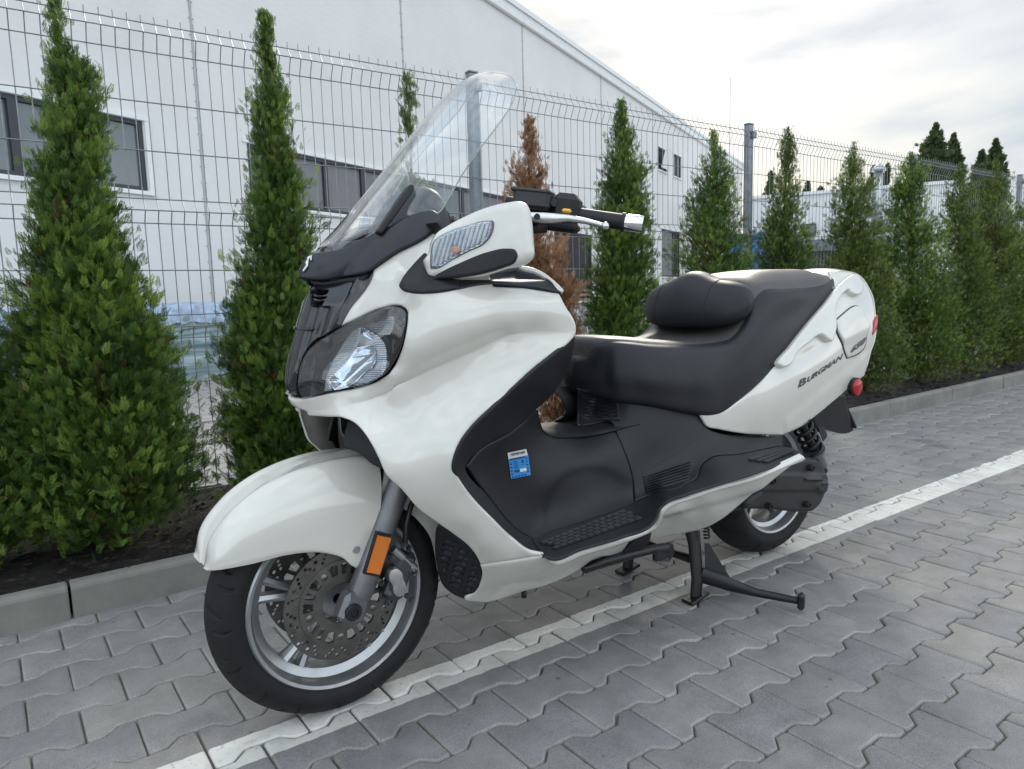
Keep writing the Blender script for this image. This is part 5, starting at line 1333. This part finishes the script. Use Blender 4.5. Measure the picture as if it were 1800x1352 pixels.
    for sgn, hp in zip((1, -1), hps):
        hz_ = {}
        def half(nm, ol, mat, push, disp=None, hh=4, th=.003, rpx=2, rd_=.001, par=hp):
            o = panel(nm, ol, FR, mat, None, h=hh, thick=th, push=push, rpx=rpx, rd=rd_, mirror=False, disp=disp)
            if sgn < 0:
                for v in o.data.vertices: v.co.y *= -1
                o.data.flip_normals()
            o.parent = par; return o
        half('headlight_housing', hl, gloss, -.055, th=.004)
        # wall ring
        half('headlight_seal', hl, gloss, -.003, th=.05, hh=30, rpx=1) if False else None
        half('reflector_band', Z4((335, 1212, 1), (350, 1110), (385, 1000), (440, 880), (510, 760), (590, 660), (650, 628, 1), (640, 690), (622, 760), (590, 860), (530, 960), (450, 1040), (385, 1110), (402, 1195, 1)), reflr, -.016)
        half('reflector_band', Z4((650, 628, 1), (710, 660), (790, 720), (850, 790), (880, 880), (880, 960), (830, 1050), (780, 1108, 1), (600, 1160), (590, 1142, 1), (700, 1050), (770, 990), (790, 900), (775, 820), (740, 730), (690, 670)), reflr, -.018)
        half('reflector_bowl', inn, refl, -.016, lambda V, d: -.040 * (1 - np.exp(-d / 9.)) + .006 * np.clip((V[:, 1] - 627) / 30, 0, 1) * np.clip(d / 6, 0, 1), hh=2.6, th=.002)
        half('marker_strip', Z4((655, 600), (760, 560), (880, 540), (895, 600), (850, 720), (790, 700), (700, 640)), reflr, -.030)
        half('bulb_shield', Z4((580, 905), (620, 885), (700, 880), (735, 890), (730, 905), (650, 908)), chrome, -.018, th=.01)
    # headlight side wall so the housing is closed
        P = spline(hl, 4); A_ = at_many(P, np.minimum(FR(P), 0)); dirn = CFW * .055; Bk = A_ + dirn
        n = len(P); V = np.concatenate([A_, Bk]); V[:, 1] *= sgn
        F = [(i, (i+1) % n, n + (i+1) % n, n + i) for i in range(n)]
        mk('headlight_wall', V, F, gloss, hp, True)

    # ---------------------------------------------------------------- mirrors
    MF = Field([(745, 455, -.268), (750, 490, -.270), (756, 440, -.268), (800, 388, -.282), (840, 368, -.315), (880, 352, -.352), (915, 350, -.385), (934, 400, -.405), (937, 450, -.408), (933, 465, -.405), (885, 478, -.368), (830, 488, -.325), (800, 450, -.300), (850, 430, -.335), (900, 420, -.380)])
    pod = ZC((666, 935), (672, 985), (685, 1036), (700, 1042, 1), (840, 1034), (940, 1022), (1050, 990), (1165, 960), (1188, 938), (1191, 850), (1182, 760), (1167, 695), (1147, 664), (1118, 654), (1050, 660), (950, 685), (850, 728), (780, 765), (720, 808), (698, 850), (688, 900))
    pods = panel('mirror', pod, MF, white, S, h=5, thick=.075, rpx=14, rd=.018, split=True, dirv=(.66, .75, 0), taper=.9)
    ln = ZC((698, 960), (700, 915), (715, 860), (790, 812), (880, 782), (960, 760), (1003, 762), (1004, 790), (985, 840), (960, 868), (880, 908), (800, 950), (722, 990), (702, 988))
    for sgn, hp in zip((1, -1), pods):
        def half2(nm, ol, mat, push, disp=None, hh=4, th=.003, rpx=2, rd_=.001, par=hp):
            o = panel(nm, ol, MF, mat, None, h=hh, thick=th, push=push, rpx=rpx, rd=rd_, mirror=False, disp=disp)
            if sgn < 0:
                for v in o.data.vertices: v.co.y *= -1
                o.data.flip_normals()
            o.parent = par; return o
        half2('signal_surround', ln, simple('signal_grey', (.10, .105, .115), .4) if 'signal_grey' not in MATS else MATS['signal_grey'], .003, th=.006)
        li = [tuple(np.array(p[:2]) + (np.array([808, 433]) - np.array(p[:2])) * .07) for p in ln]
        half2('signal_reflector', li, reflr, .0045, lambda V, d: .0022 * np.sin((V[:, 0] + .30 * V[:, 1]) * .80) * np.clip(d / 3, 0, 1) - .006 * np.clip(1 - np.hypot(V[:, 0] - 801, V[:, 1] - 440) / 14, 0, 1), hh=1.6, th=.002)
        half2('signal_bulb', ZC((800, 905), (804, 888), (822, 882), (840, 892), (843, 910), (828, 920), (808, 918)), bulb, .0065, hh=3, th=.004, rpx=4, rd_=.005)
        half2('signal_lens', [tuple(np.array(p[:2]) + (np.array([808, 433]) - np.array(p[:2])) * .03) for p in ln], lens, .014, th=.002, rpx=4, rd_=.006)
        half2('mirror_underside', ZC((692, 1044, 1), (740, 1010), (850, 955), (980, 905), (1060, 890), (1108, 898), (1120, 928), (1100, 962), (1050, 982), (940, 1014), (840, 1030)), black, .0035, th=.008, rpx=4, rd_=.005)

    # ---------------------------------------------------------------- handlebar and controls
    for sgn in (-1, 1):
        q = lambda u, v, y: at(u, v, y) * np.array([1, -sgn, 1])
        B0, B1, B2, B3 = at(930, 362, -.19), at(1008, 377, -.275), at(1098, 391, -.376), at(1131, 394.5, -.408)
        mr = lambda p: p * np.array([1, -sgn, 1])
        b = MB(); b.tube([mr(B1), mr(B1*.85 + B2*.15), mr(B1*.5 + B2*.5), mr(B2)], [.0195, .0165, .017, .0175], 20)
        gp = b.build('grip', black, S, auto=40)
        b = MB(); b.tube([mr(B0 - (B1 - B0) * .5), mr(B0), mr(B1)], .013, 14); b.build('handlebar', black, S, auto=40)
        d = (B3 - B2) / np.linalg.norm(B3 - B2)
        b = MB(); b.tube([mr(B2), mr(B2 + d*.002), mr(B3 - d*.004), mr(B3), mr(B3), mr(B3 - d * .004)], [.0175, .0185, .0185, .0165, .010, .0095], 28); b.build('bar_end', chrome, gp, auto=35)
        b = MB(); b.tube([mr(B2 - d*.006), mr(B2 + d*.0005)], .021, 24); b.build('grip_collar', black, gp, auto=35)
        # switch housing
        ys = np.array([d, np.cross([0, 0, 1], d), [0, 0, 1]]).T
        ys[:, 1] /= np.linalg.norm(ys[:, 1]); ys[:, 2] = np.cross(ys[:, 0], ys[:, 1])
        if sgn > 0: ys = np.diag([1, -1, 1]) @ ys
        b = MB(); b.box(mr(at(996, 369, -.265)), (.062, .065, .070), ys, .014); b.box(mr(at(980, 398, -.255)), (.10, .05, .022), ys, .008)
        sw = b.build('switch_housing', black, S, auto=30)
        b = MB(); b.box(mr(at(996, 371, -.305)), (.022, .010, .010), ys, .004); b.build('hazard_button', yellow, sw, auto=30)
        b = MB(); b.box(mr(at(938, 351, -.225)), (.085, .052, .042), ys, .007); b.box(mr(at(938, 337, -.225)), (.092, .058, .010), ys, .004); b.box(mr(at(970, 353, -.245)), (.03, .04, .03), ys, .008)
        b.tube([mr(at(975, 356, -.27)), mr(at(975, 356, -.255))], .009, 12)
        mc = b.build('brake_reservoir', simple('reservoir_black', (.03, .03, .032), .5) if 'reservoir_black' not in MATS else MATS['reservoir_black'], S, auto=30)
        b = MB(); b.tube([mr(at(*p)) for p in ((932, 381, -.268), (955, 383, -.288), (975, 384, -.305), (1000, 384, -.325), (1030, 389, -.350), (1058, 396, -.372))], [(.010, .006), (.012, .007), (.011, .008), (.008, .008), (.0062, .0068), (.0052, .0052)], 14)
        c = mr(at(1064, 397.5, -.376)); n = 14
        for i in range(0, 1):
            pr = [(.0088 * math.sin(math.pi * t / 12), -.0088 * math.cos(math.pi * t / 12)) for t in range(13)]; b.lathe(pr, c, n=18)
        b.build('brake_lever', polished, S, auto=50)
        b = MB(); b.tube([mr(at(944, 381, -.285)), mr(at(944, 381, -.262))], .007, 12); b.box(mr(at(940, 384, -.26)), (.03, .02, .022), ys, .004); b.build('lever_pivot', steelb, mc, auto=35)
        b = MB(); b.tube([mr(at(*p)) for p in ((900, 395, -.2), (925, 402, -.24), (960, 400, -.255))], .012, 10); b.build('control_cable', black, S, smooth=True)
    # cowl covers over the steering head and the far cluster
    hr = []
    for x, z, w_ in ((.36, 1.08, .07), (.39, 1.125, .08), (.44, 1.14, .085), (.49, 1.12, .08), (.52, 1.06, .07)):
        hr.append([np.array([x, 0, z]), np.array([x, -w_*.6, z - .004]), np.array([x, -w_, z - .03]), np.array([x, -w_*1.1, z - .12])])
    loft('steering_cover', hr, black, S, 24, 20, .004)

    # ---------------------------------------------------------------- seat
    st = [ # seam(u,v,y), mid, bottom, centre dx dz
     ((1014, 632, .0), (1010, 662, .0), (1016, 687, .0), .0, .0),
     ((1031, 628, -.030), (1026, 662, -.034), (1032, 690, -.034), -.002, .002),
     ((1048, 611, -.060), (1046, 660, -.068), (1052, 693, -.066), -.006, .004),
     ((1063, 603, -.080), (1064, 656, -.094), (1069, 698, -.090), -.012, .007),
     ((1080, 602, -.098), (1084, 657, -.124), (1090, 703, -.119), -.012, .010),
     ((1106, 604, -.118), (1112, 659, -.150), (1117, 706, -.144), -.006, .014),
     ((1145, 608, -.140), (1145, 664, -.176), (1152, 711, -.168), 0, .016),
     ((1200, 609, -.158), (1195, 668, -.195), (1200, 720, -.186), 0, .010),
     ((1250, 606, -.172), (1235, 668, -.208), (1242, 726, -.197), 0, .004),
     ((1283, 598, -.178), (1268, 662, -.208), (1272, 723, -.198), .015, .01),
     ((1305, 573, -.176), (1300, 640, -.206), (1300, 705, -.200), .02, .02),
     ((1321, 536, -.170), (1330, 610, -.200), (1330, 680, -.199), .01, .030),
     ((1342, 512, -.165), (1352, 575, -.194), (1357, 651, -.196), 0, .045),
     ((1380, 510, -.164), (1385, 555, -.184), (1384, 611, -.190), 0, .062),
     ((1425, 507, -.155), (1424, 536, -.170), (1418, 570, -.178), 0, .062),
     ((1450, 500, -.138), (1452, 517, -.152), (1446, 536, -.162), -.02, .048),
     ((1461, 490, -.105), (1466, 499, -.120), (1466, 508, -.132), -.02, .01)]
    top, side_ = [], []
    for si_, (s_, m_, bt, dx, dz) in enumerate(st):
        bk_ = 0.0 if si_ == 0 else (.25 if si_ >= len(st) - 3 else 1)
        a, m2, b2 = at(*s_), at(*m_), at(*bt)
        c = np.array([a[0] + dx, 0, a[2] + dz]); t_ = np.array([a[0] + dx * .75, a[1] * .55, a[2] + dz * .92]); k_ = np.array([a[0] + dx * .2, a[1] * .88, a[2] + dz * .45 + .001])
        top.append([c, t_, k_, a]); up_ = a * .72 + m2 * .28 + np.array([-.004 if si_ == 0 else 0, -.014 * bk_, .006 * bk_]); side_.append([a, up_, m2, m2 * .45 + b2 * .55 + np.array([0, -.004 * bk_, 0]), b2, b2 + np.array([.01, .03 * min(1, bk_), -.004])])
    seat = loft('seat', side_, lea, S, 110, 34, .006)
    loft('seat_top', top, perf, seat, 110, 34, .006)
    b = MB(); A = cr_surface(top, 110, 4); pth = [p + np.array([0, -.0012, .0004]) for p in A[:, -1]]
    b.tube(pth, .0014, 5); b.tube([p * [1, -1, 1] for p in pth], .0014, 5); b.build('seat_piping', lea, seat, smooth=True)
    A2 = cr_surface(side_, 110, 34)
    for fr in (.235, .60):
        ln_ = [p + np.array([-.0004, -.0009, 0]) for p in A2[int(fr * 109), :28]]; b = MB(); b.tube(ln_, .0012, 5); b.build('seat_seam', lea, seat, smooth=True)
    # backrest pad: lofted ellipses along the width
    V = []; F = []; ny, nc = 49, 40
    for i in range(ny):
        t = -1 + 2 * i / (ny - 1); y = .203 * t
        prof = max(1e-3, 1 - abs(t) ** 4.6) ** .5
        hgt = (.070 + .018 * math.exp(-(t / .36) ** 2) + .004 * t * t) * prof; dep = .062 * prof
        zc = .897 + .016 * math.exp(-(t / .36) ** 2); xc = 1.225 + .032 * t * t
        for k in range(nc):
            a = 2 * math.pi * k / nc; ca_, sa_ = math.cos(a), math.sin(a)
            px = dep * math.copysign(abs(ca_) ** .75, ca_); pz = hgt * math.copysign(abs(sa_) ** .85, sa_)
            tl = .30; V.append((xc + px + pz * tl, y, zc + pz))
    for i in range(ny - 1):
        for k in range(nc): F.append((i*nc + k, i*nc + (k+1) % nc, (i+1)*nc + (k+1) % nc, (i+1)*nc + k))
    F += [tuple(range(nc - 1, -1, -1)), tuple((ny-1)*nc + k for k in range(nc))]
    br = mk('backrest', V, F, lea, S, True); bpy_recalc(br)
    b = MB()
    for yy in (-.105, .105):
        i = min(range(ny), key=lambda q: abs(V[q*nc][1] - yy)); ring = [np.array(V[i*nc + k]) * 1.0 for k in range(nc)]; c = sum(ring) / nc
        b.tube([c + (p - c) * 1.006 for p in ring], .0011, 4, closed=True)
    b.build('backrest_seam', lea, br, smooth=True)

    # ---------------------------------------------------------------- tail
    TL = Field(sm=.05, pts=[(1228, 726, -.190), (1247, 728, -.200), (1280, 705, -.207), (1245, 752, -.196), (1300, 762, -.203), (1370, 766, -.190), (1330, 700, -.222), (1362, 643, -.205), (1400, 660, -.226), (1383, 607, -.196), (1413, 573, -.184), (1447, 533, -.168), (1468, 508, -.145), (1440, 570, -.192), (1465, 484, -.115), (1480, 478, -.105), (1500, 482, -.110), (1515, 489, -.118), (1527, 507, -.138), (1535, 527, -.152), (1538, 553, -.166), (1540, 570, -.172), (1534, 600, -.180), (1525, 637, -.182), (1510, 664, -.184), (1480, 693, -.188), (1457, 713, -.192), (1430, 735, -.192), (1400, 752, -.192), (1440, 640, -.224), (1470, 600, -.212), (1500, 560, -.192), (1505, 610, -.200), (1490, 520, -.165), (1510, 530, -.168), (1480, 640, -.214), (1440, 690, -.214), (1340, 740, -.214)])
    tail = ZE((745, 888, 1), (800, 893), (850, 885), (950, 830), (1050, 750), (1145, 640), (1210, 540), (1300, 430), (1400, 320), (1465, 235), (1462, 200), (1432, 141, 1), (1500, 140), (1555, 147), (1605, 177), (1642, 230), (1665, 290), (1676, 370), (1682, 420), (1674, 500), (1652, 560), (1637, 620), (1631, 660), (1610, 700, 1), (1560, 735), (1500, 790), (1430, 850), (1350, 915), (1290, 960), (1190, 1006, 1), (1090, 1004), (1000, 1000), (850, 975), (790, 960), (770, 930))
    def tail_disp(V, d):
        px = (V[:, 0] - 980) * 3; py = (V[:, 1] - 430) * 3
        hollow = -.022 * np.exp(-((px - 1330) / 95) ** 2 - ((py - 575 + (px - 1330) * .55) / 38) ** 2)
        line = (py - (1005 - (px - 1190) * .82)); crease = .005 / (1 + np.exp(-(line + 70) / 8)) * (px > 1200)
        return hollow * .35 * np.clip(d / 6, 0, 1) + crease * np.clip(d / 4, 0, 1)
    tb = panel('tail_fairing', tail, TL, white, S, h=5, thick=.005, rpx=3, rd=.003, disp=tail_disp, auto=60)
    rws = []
    for (u, v) in ((1466, 508), (1462, 488), (1475, 478), (1500, 480), (1515, 489), (1527, 507), (1535, 527), (1538, 553), (1540, 570), (1537, 597), (1530, 617), (1525, 637), (1517, 660)):
        p = at(u, v, float(TL([(u, v)])[0])); k = .045 if v > 500 and u > 1500 else .01
        rws.append([np.array([p[0] + k, 0, p[2] + .012]), np.array([p[0] + k * .8, p[1] * .55, p[2] + .009]), np.array([p[0] + .001, p[1] + .001, p[2] - .001])])
    loft('tail_cap', rws, white, S, 40, 16, .004)
    panel('grab_rail', ZE((1145, 640), (1210, 540), (1300, 425), (1400, 310), (1465, 228), (1520, 182), (1548, 168), (1575, 182), (1592, 225), (1588, 262), (1562, 277), (1528, 262), (1518, 250), (1490, 268), (1462, 305), (1446, 345), (1450, 400), (1444, 470), (1422, 517), (1398, 503), (1378, 486), (1300, 530), (1235, 590), (1213, 636), (1165, 652)), TL, white, S, h=4, push=.020, thick=.026, rpx=3.5, rd=.006)
    lid = panel('side_compartment_lid', ZE((1463, 405, 1), (1500, 371), (1575, 327), (1590, 330), (1612, 370), (1640, 430), (1628, 470), (1610, 548), (1580, 575), (1527, 597, 1), (1517, 572), (1502, 520), (1475, 460)), TL, white, tb, h=4, push=.0095, thick=.006, rpx=3, rd=.003, disp=lambda V, d: -.004 / (1 + np.exp(-(((V[:, 1] - 430) * 3 + ((V[:, 0] - 980) * 3 - 1520) * .45) - 515) / 6)))
    panel('lid_gap', ZE((1457, 404, 1), (1498, 366), (1575, 321), (1594, 326), (1617, 370), (1646, 430), (1634, 472), (1615, 552), (1582, 581), (1524, 603, 1), (1511, 574), (1496, 522), (1469, 462)), TL, black, tb, h=5, push=.001, thick=.001, rpx=1, rd=0)
    panel('tail_light', ZH((553, 468), (566, 445), (580, 424), (583, 470), (578, 515), (566, 545), (546, 572), (550, 520)), TL, red, S, h=2.5, push=.004, thick=.01, rpx=2, rd=.003, split=True)
    panel('tail_gap_trim', ZE((1144, 642), (1208, 538), (1258, 476), (1262, 484), (1220, 545), (1162, 640)), TL, black, S, h=3, push=.002, thick=.004, rpx=1)
    # lettering
    def decal(text, ax, ay, bx, by, hx, hy, field, push, mat, name, par, shear=.35, bold=.012):
        """baseline from a to b in the photo, letter height vector h; follows the panel surface"""
        cu = bpy.data.curves.new('t', 'FONT'); cu.body = text; cu.size = 1; cu.offset = bold; cu.shear = 0; cu.space_character = 1.0
        to = bpy.data.objects.new('t', cu); COL.objects.link(to)
        dg = bpy.context.evaluated_depsgraph_get(); me = bpy.data.meshes.new_from_object(to.evaluated_get(dg))
        bpy.data.objects.remove(to)
        v = np.array([tuple(q.co) for q in me.vertices]); w_ = v[:, 0].max(); h_ = .70
        u = v[:, 0] / w_; t = v[:, 1] / h_
        uv = np.stack([ax + (bx - ax) * u + hx * t, ay + (by - ay) * u + hy * t], 1)
        X = at_many(uv, field(uv)) if callable(field) else at_many(uv, np.full(len(uv), field))
        X = X + np.array([0, -push, 0])
        n = len(X); F = [tuple(p.vertices) for p in me.polygons]; F = orient_out(X, F)
        cnt = set()
        for f in F:
            for i in range(len(f)): cnt.add((f[i], f[(i+1) % len(f)]))
        V = np.concatenate([X, X + np.array([0, .0015, 0])]); FF = F + [tuple(n + i for i in reversed(f)) for f in F] + [(b, a, n + a, n + b) for a, b in cnt if (b, a) not in cnt]
        return mk(name, V, FF, mat, par)
    badge = simple('badge_chrome', (.16, .165, .17), .25, metal=.8)
    decal('B', 1401, 682, 1415, 675, 3.8, -14, TL, .0022, badge, 'lettering', tb, bold=.025)
    decal('URGMAN', 1416.5, 673.5, 1478, 631.5, 3.6, -10.5, TL, .0022, badge, 'lettering', tb, bold=.02)
    decal('650', 1491, 621, 1515, 603.5, 5, -12, TL, .0085, badge, 'lettering', lid, bold=.03)
    # tail underside, plate holder, round reflectors
    b = MB(); b.box((1.72, 0, .62), (.62, .26, .10), np.array(Matrix.Rotation(rad(-14), 3, 'Y')), .03); b.build('tail_underside', black, S, auto=30)
    panel('mudguard', ZH((120, 1180, 1), (200, 1110), (310, 1010, 1), (352, 1003, 1), (368, 1080), (415, 1258, 1), (400, 1268), (150, 1240, 1)), Field([(1430, 740, -.11), (1476, 696, -.125), (1500, 757, -.085), (1437, 752, -.1)]), black, S, h=5, thick=.006, rpx=2)
    p = at(1500, 758, -.085); q = at(1486, 694, -.12)
    b = MB(); b.box(((p[0] + q[0]) / 2 + .01, 0, (p[2] + q[2]) / 2), (.012, .20, abs(p[2] - q[2]) * 1.05), np.array(Matrix.Rotation(math.atan2(p[0] - q[0], q[2] - p[2]) * -1, 3, 'Y')), .004); b.build('plate_holder', black, S, auto=30)
    for sgn in (-1, 1):
        c = at(1503, 680, -.205) * np.array([1, -sgn, 1])
        b = MB(); b.lathe([(.0, .010), (.032, .010), (.033, -.006), (.030, -.008)], c, axis=(0, -sgn, 0) if sgn > 0 else (0, 1, 0), n=32); b.tube([c, c + np.array([-.03, -sgn * .06 * -1 if False else sgn * -.06, .03])], .008, 8)
        bs = b.build('reflector_mount', black, S, auto=35)
        b = MB(); b.lathe([(.029, -.006), (.029, -.010), (.025, -.013), (.0, -.014)], c, axis=(0, -sgn, 0) if sgn > 0 else (0, 1, 0), n=32); b.build('round_reflector', red, bs, auto=50)

    # ---------------------------------------------------------------- rear end
    rf = []
    for a in np.linspace(150, 25, 9):
        c_, s_ = math.cos(rad(a)), math.sin(rad(a)); R0 = .30
        rf.append([np.array([1.595 + R0*c_, 0, .279 + R0*s_]), np.array([1.595 + R0*c_, -.06, .279 + R0*s_]), np.array([1.595 + (R0-.012)*c_, -.092, .279 + (R0-.012)*s_]), np.array([1.595 + (R0-.05)*c_, -.098, .279 + (R0-.05)*s_])])
    loft('rear_hugger', rf, black, S, 30, 24, .003)
    for sgn in (-1, 1):
        a, c = at(1398, 722, -.165), at(1431, 792, -.165); a = a * [1, -sgn, 1]; c = c * [1, -sgn, 1]
        b = MB(); b.tube([a, c + (c - a) * .55], .014, 14); sh = b.build('shock_absorber', steelb, S, auto=35)
        ax = (c - a); L = np.linalg.norm(ax); ax = ax / L; e1 = np.cross(ax, [0, 1, 0]); e1 /= np.linalg.norm(e1); e2 = np.cross(ax, e1)
        pts = [a + ax * L * t + (e1 * math.cos(t * 5.5 * 6.283) + e2 * math.sin(t * 5.5 * 6.283)) * .030 for t in np.linspace(0, 1, 130)]
        b = MB(); b.tube(pts, .0062, 8); b.build('coil_spring', steelb, sh, smooth=True)
        b = MB(); b.tube([c - ax * .004, c + ax * .006], .037, 22); b.tube([c, c + ax * .075], .022, 18); b.build('lower_seat', silver if False else forkm, sh, auto=35)
    # transmission cover
    cv = ZG((640, 848, 1), (640, 790), (760, 690), (860, 570), (930, 485), (1010, 440), (1110, 418), (1215, 412), (1285, 455), (1325, 545), (1333, 640), (1310, 740), (1270, 815), (1205, 868), (1100, 876), (980, 866), (850, 852), (740, 850))
    def cvd(V, d):
        px = (V[:, 0] - 1180) * 4.83; py = (V[:, 1] - 720) * 4.83
        l1 = .006 / (1 + np.exp(-(py - 545) / 4)) ; l2 = -.006 / (1 + np.exp(-(py - 690 + (px > 1230) * 60) / 4))
        boss = .012 / (1 + np.exp((np.hypot(px - 1270, (py - 655)) - 52) / 5))
        rib = .010 / (1 + np.exp((np.abs(py - 585 + (px - 1200) * .0) - 12) / 3)) * (px > 1110) * (px < 1260)
        return l1 + l2 + boss + rib
    cvt = panel('transmission_cover', cv, Field([(1320, 880, -.19), (1350, 820, -.195), (1430, 810, -.188), (1455, 850, -.182), (1430, 900, -.185), (1380, 900, -.19), (1400, 850, -.192)]), dirty, S, h=2.6, thick=.05, rpx=6, rd=.012, mirror=False, disp=cvd)
    for (x, y) in ((1190, 495), (1160, 808), (862, 603), (835, 822)):
        b = MB(); u, v = x / 4.83 + 1180, y / 4.83 + 720; b.lathe([(0, -.003), (.005, -.003), (.006, -.008), (.010, -.008), (.012, -.002), (.012, .01)], at(u, v, -.200), n=14); b.build('cover_bolt', steelb, cvt, auto=35)
    b = MB(); b.box((1.40, -.12, .30), (.42, .07, .13), None, .03); b.tube([(1.595, -.14, .279), (1.595, .16, .279)], .022, 18); b.build('swingarm', dirty, S, auto=30)
    b = MB(); b.tube([(1.1, .20, .22), (1.3, .21, .24), (1.45, .22, .28), (1.95, .24, .36)], [.025, .03, .055, .06], 20); b.build('muffler', simple('muffler_steel', (.2, .2, .2), .35, metal=.8), S, auto=35)
    # ---------------------------------------------------------------- stands
    f0 = at(1225, 1052, -.150); f0[2] = .012
    b = MB()
    for sgn in (-1, 1):
        yy = sgn * .135
        topp = np.array([1.10, yy * .8, .27]); ft = np.array([1.085, yy - .012 * sgn * -1, .018])
        b.tube([topp, topp * .6 + ft * .4 + np.array([.012, 0, 0]), ft + np.array([.008, 0, .05]), ft], [(.034, .018), (.022, .017), (.021, .016), (.019, .015)], 14, up=(1, 0, 0))
        b.box(ft + np.array([.0, 0, -.004]), (.080, .046, .011), np.array(Matrix.Rotation(rad(-12), 3, 'Y')), .003)
    b.tube([(1.10, -.11, .12), (1.10, .11, .12)], .013, 12); b.tube([(1.105, -.13, .265), (1.105, .13, .265)], .016, 12)
    cs = b.build('centre_stand', steelb, S, auto=35)
    b = MB(); e = atz(1402, 1056, .035); s0 = at(1232, 1010, -.150)
    b.tube([s0, at(1290, 1030, -.22), at(1330, 1042, -.27), e], [(.026, .013), (.020, .012), (.013, .0115), (.0105, .0105)], 12)
    b.add([at(1238, 955, -.148), at(1246, 955, -.150), at(1285, 1018, -.21), at(1240, 1022, -.155), at(1238, 955, -.140), at(1246, 955, -.142), at(1285, 1018, -.202), at(1240, 1022, -.147)], [(0, 1, 2, 3), (7, 6, 5, 4), (0, 4, 5, 1), (1, 5, 6, 2), (2, 6, 7, 3), (3, 7, 4, 0)])
    dd = (e - at(1330, 1042, -.27)); dd /= np.linalg.norm(dd); pl = np.cross(dd, [0, 0, 1]); Mx_ = np.array([dd, pl, np.cross(dd, pl)]).T
    b.box(e + dd * .010, (.018, .030, .048), Mx_, .006); b.build('stand_lever', steelb, cs, auto=35)
    a, c = np.array([1.10, -.085, .25]), np.array([1.16, -.085, .36])
    pts = [a + (c - a) * t + np.array([math.cos(t * 60), math.sin(t * 60), 0]) * .010 for t in np.linspace(0, 1, 120)]
    b = MB(); b.tube([at(1243, 948, -.16) * [1, 1, 1] + (at(1237, 880, -.16) - at(1243, 948, -.16)) * t + np.array([math.cos(t * 75), math.sin(t * 75), 0]) * .0085 for t in np.linspace(0, .95, 150)], .0026, 6); b.build('return_spring', steelb, cs, smooth=True)
    # side stand, folded
    b = MB(); ss = [at(*p) for p in ((1026, 1000, -.20), (1060, 988, -.205), (1110, 975, -.215), (1150, 965, -.22), (1172, 964, -.225))]
    b.tube(ss, [(.006, .006), (.014, .012), (.012, .012), (.012, .012), (.017, .012)], 12)
    b.box(at(1165, 970, -.222), (.07, .02, .040), None, .005)
    b.tube([at(1145, 968, -.225), at(1160, 985, -.226), at(1176, 985, -.227), at(1183, 972, -.228), at(1182, 958, -.228), at(1174, 955, -.228)], .0038, 8)
    b.box(at(1050, 992, -.19), (.10, .025, .024), None, .006)
    b.build('side_stand', steelb, S, auto=35)
    panel('stand_bracket', [(1128, 940, 1), (1147, 934, 1), (1144, 948), (1120, 978, 1), (1094, 978, 1)], Field([(1128, 940, -.245), (1147, 934, -.245), (1094, 978, -.21), (1120, 978, -.212), (1144, 948, -.24)]), black, S, h=4, thick=.008, mirror=False)
    b = MB(); b.tube([at(921, 1038, -.10), at(921, 1050, -.10)], .007, 10); b.build('drain_tube', steelb, S, smooth=True)
    # ---------------------------------------------------------------- inspection sticker
    def sq(a, b_, c_, d_): return [(a[0], a[1], 1), (b_[0], b_[1], 1), (c_[0], c_[1], 1), (d_[0], d_[1], 1)]
    Zs = zf((880, 780), 19.31)
    paper = simple('sticker_paper', (.62, .63, .62), .5); sblue = simple('sticker_blue', (.03, .24, .60), .45, var=.08); ink = simple('sticker_ink', (.012, .045, .16), .6); ink2 = simple('barcode_ink', (.03, .03, .035), .6)
    stk = panel('sticker', Zs((212, 305, 1), (840, 178, 1), (890, 370, 1), (990, 1060, 1), (335, 1190, 1)), TN, paper, S, h=4, push=.0022, thick=.0005, rpx=.5, rd=0, mirror=False)
    def sd_(nm, q, mat, ps): return panel(nm, [(x, y, 1) for x, y in Zs(*q)], TN, mat, stk, h=6, push=ps, thick=.0003, rpx=.3, rd=0, mirror=False)
    sd_('blue_field', [(245, 520), (900, 385), (990, 1055), (337, 1185)], sblue, .0030)
    # local sticker frame: a across 0..1, b down 0..1
    o_, ex_, ey_ = np.array([212, 305.]), np.array([640, -128.]), np.array([118, 885.])
    def sp_(a, b_): return tuple(o_ + ex_ * a + ey_ * b_)
    rnd = random.Random(9)
    mb = MB()
    def quad(mb, a0, b0, a1, b1, ps):
        pp = Zs(sp_(a0, b0), sp_(a1, b0), sp_(a1, b1), sp_(a0, b1)); X = at_many(pp, TN(pp)) + np.array([0, -ps, 0]); mb.add(X, [(3, 2, 1, 0)])
    x = .16
    while x < .88:
        w_ = rnd.choice((.012, .02, .03)); quad(mb, x, .045, x + w_, .135, .0045); x += w_ + rnd.choice((.010, .016, .022))
    mb.build('barcode', ink2, stk)
    mb = MB(); quad(mb, .06, .235, .84, .30, .0046)
    for i in range(5): quad(mb, .22, .37 + .06 * i, .44 + .02 * (i % 2), .392 + .06 * i, .0046)
    quad(mb, .66, .36, .76, .47, .0046); quad(mb, .62, .52, .78, .54, .0046)
    for i in range(4): quad(mb, .04, .42 + i * .125, .13, .47 + i * .125, .0046)
    for i in range(5): quad(mb, .88, .30 + i * .125, .97, .355 + i * .125, .0046)
    for i in range(5): quad(mb, .06 + .165 * i, .915, .15 + .165 * i, .965, .0046)
    quad(mb, .22, .70, .46, .78, .0046)
    mb.build('print_blocks', ink, stk)
    sdw = MB(); quad(sdw, .50, .68, .84, .80, .0048); sdw.build('date_box', paper, stk)
scooter()
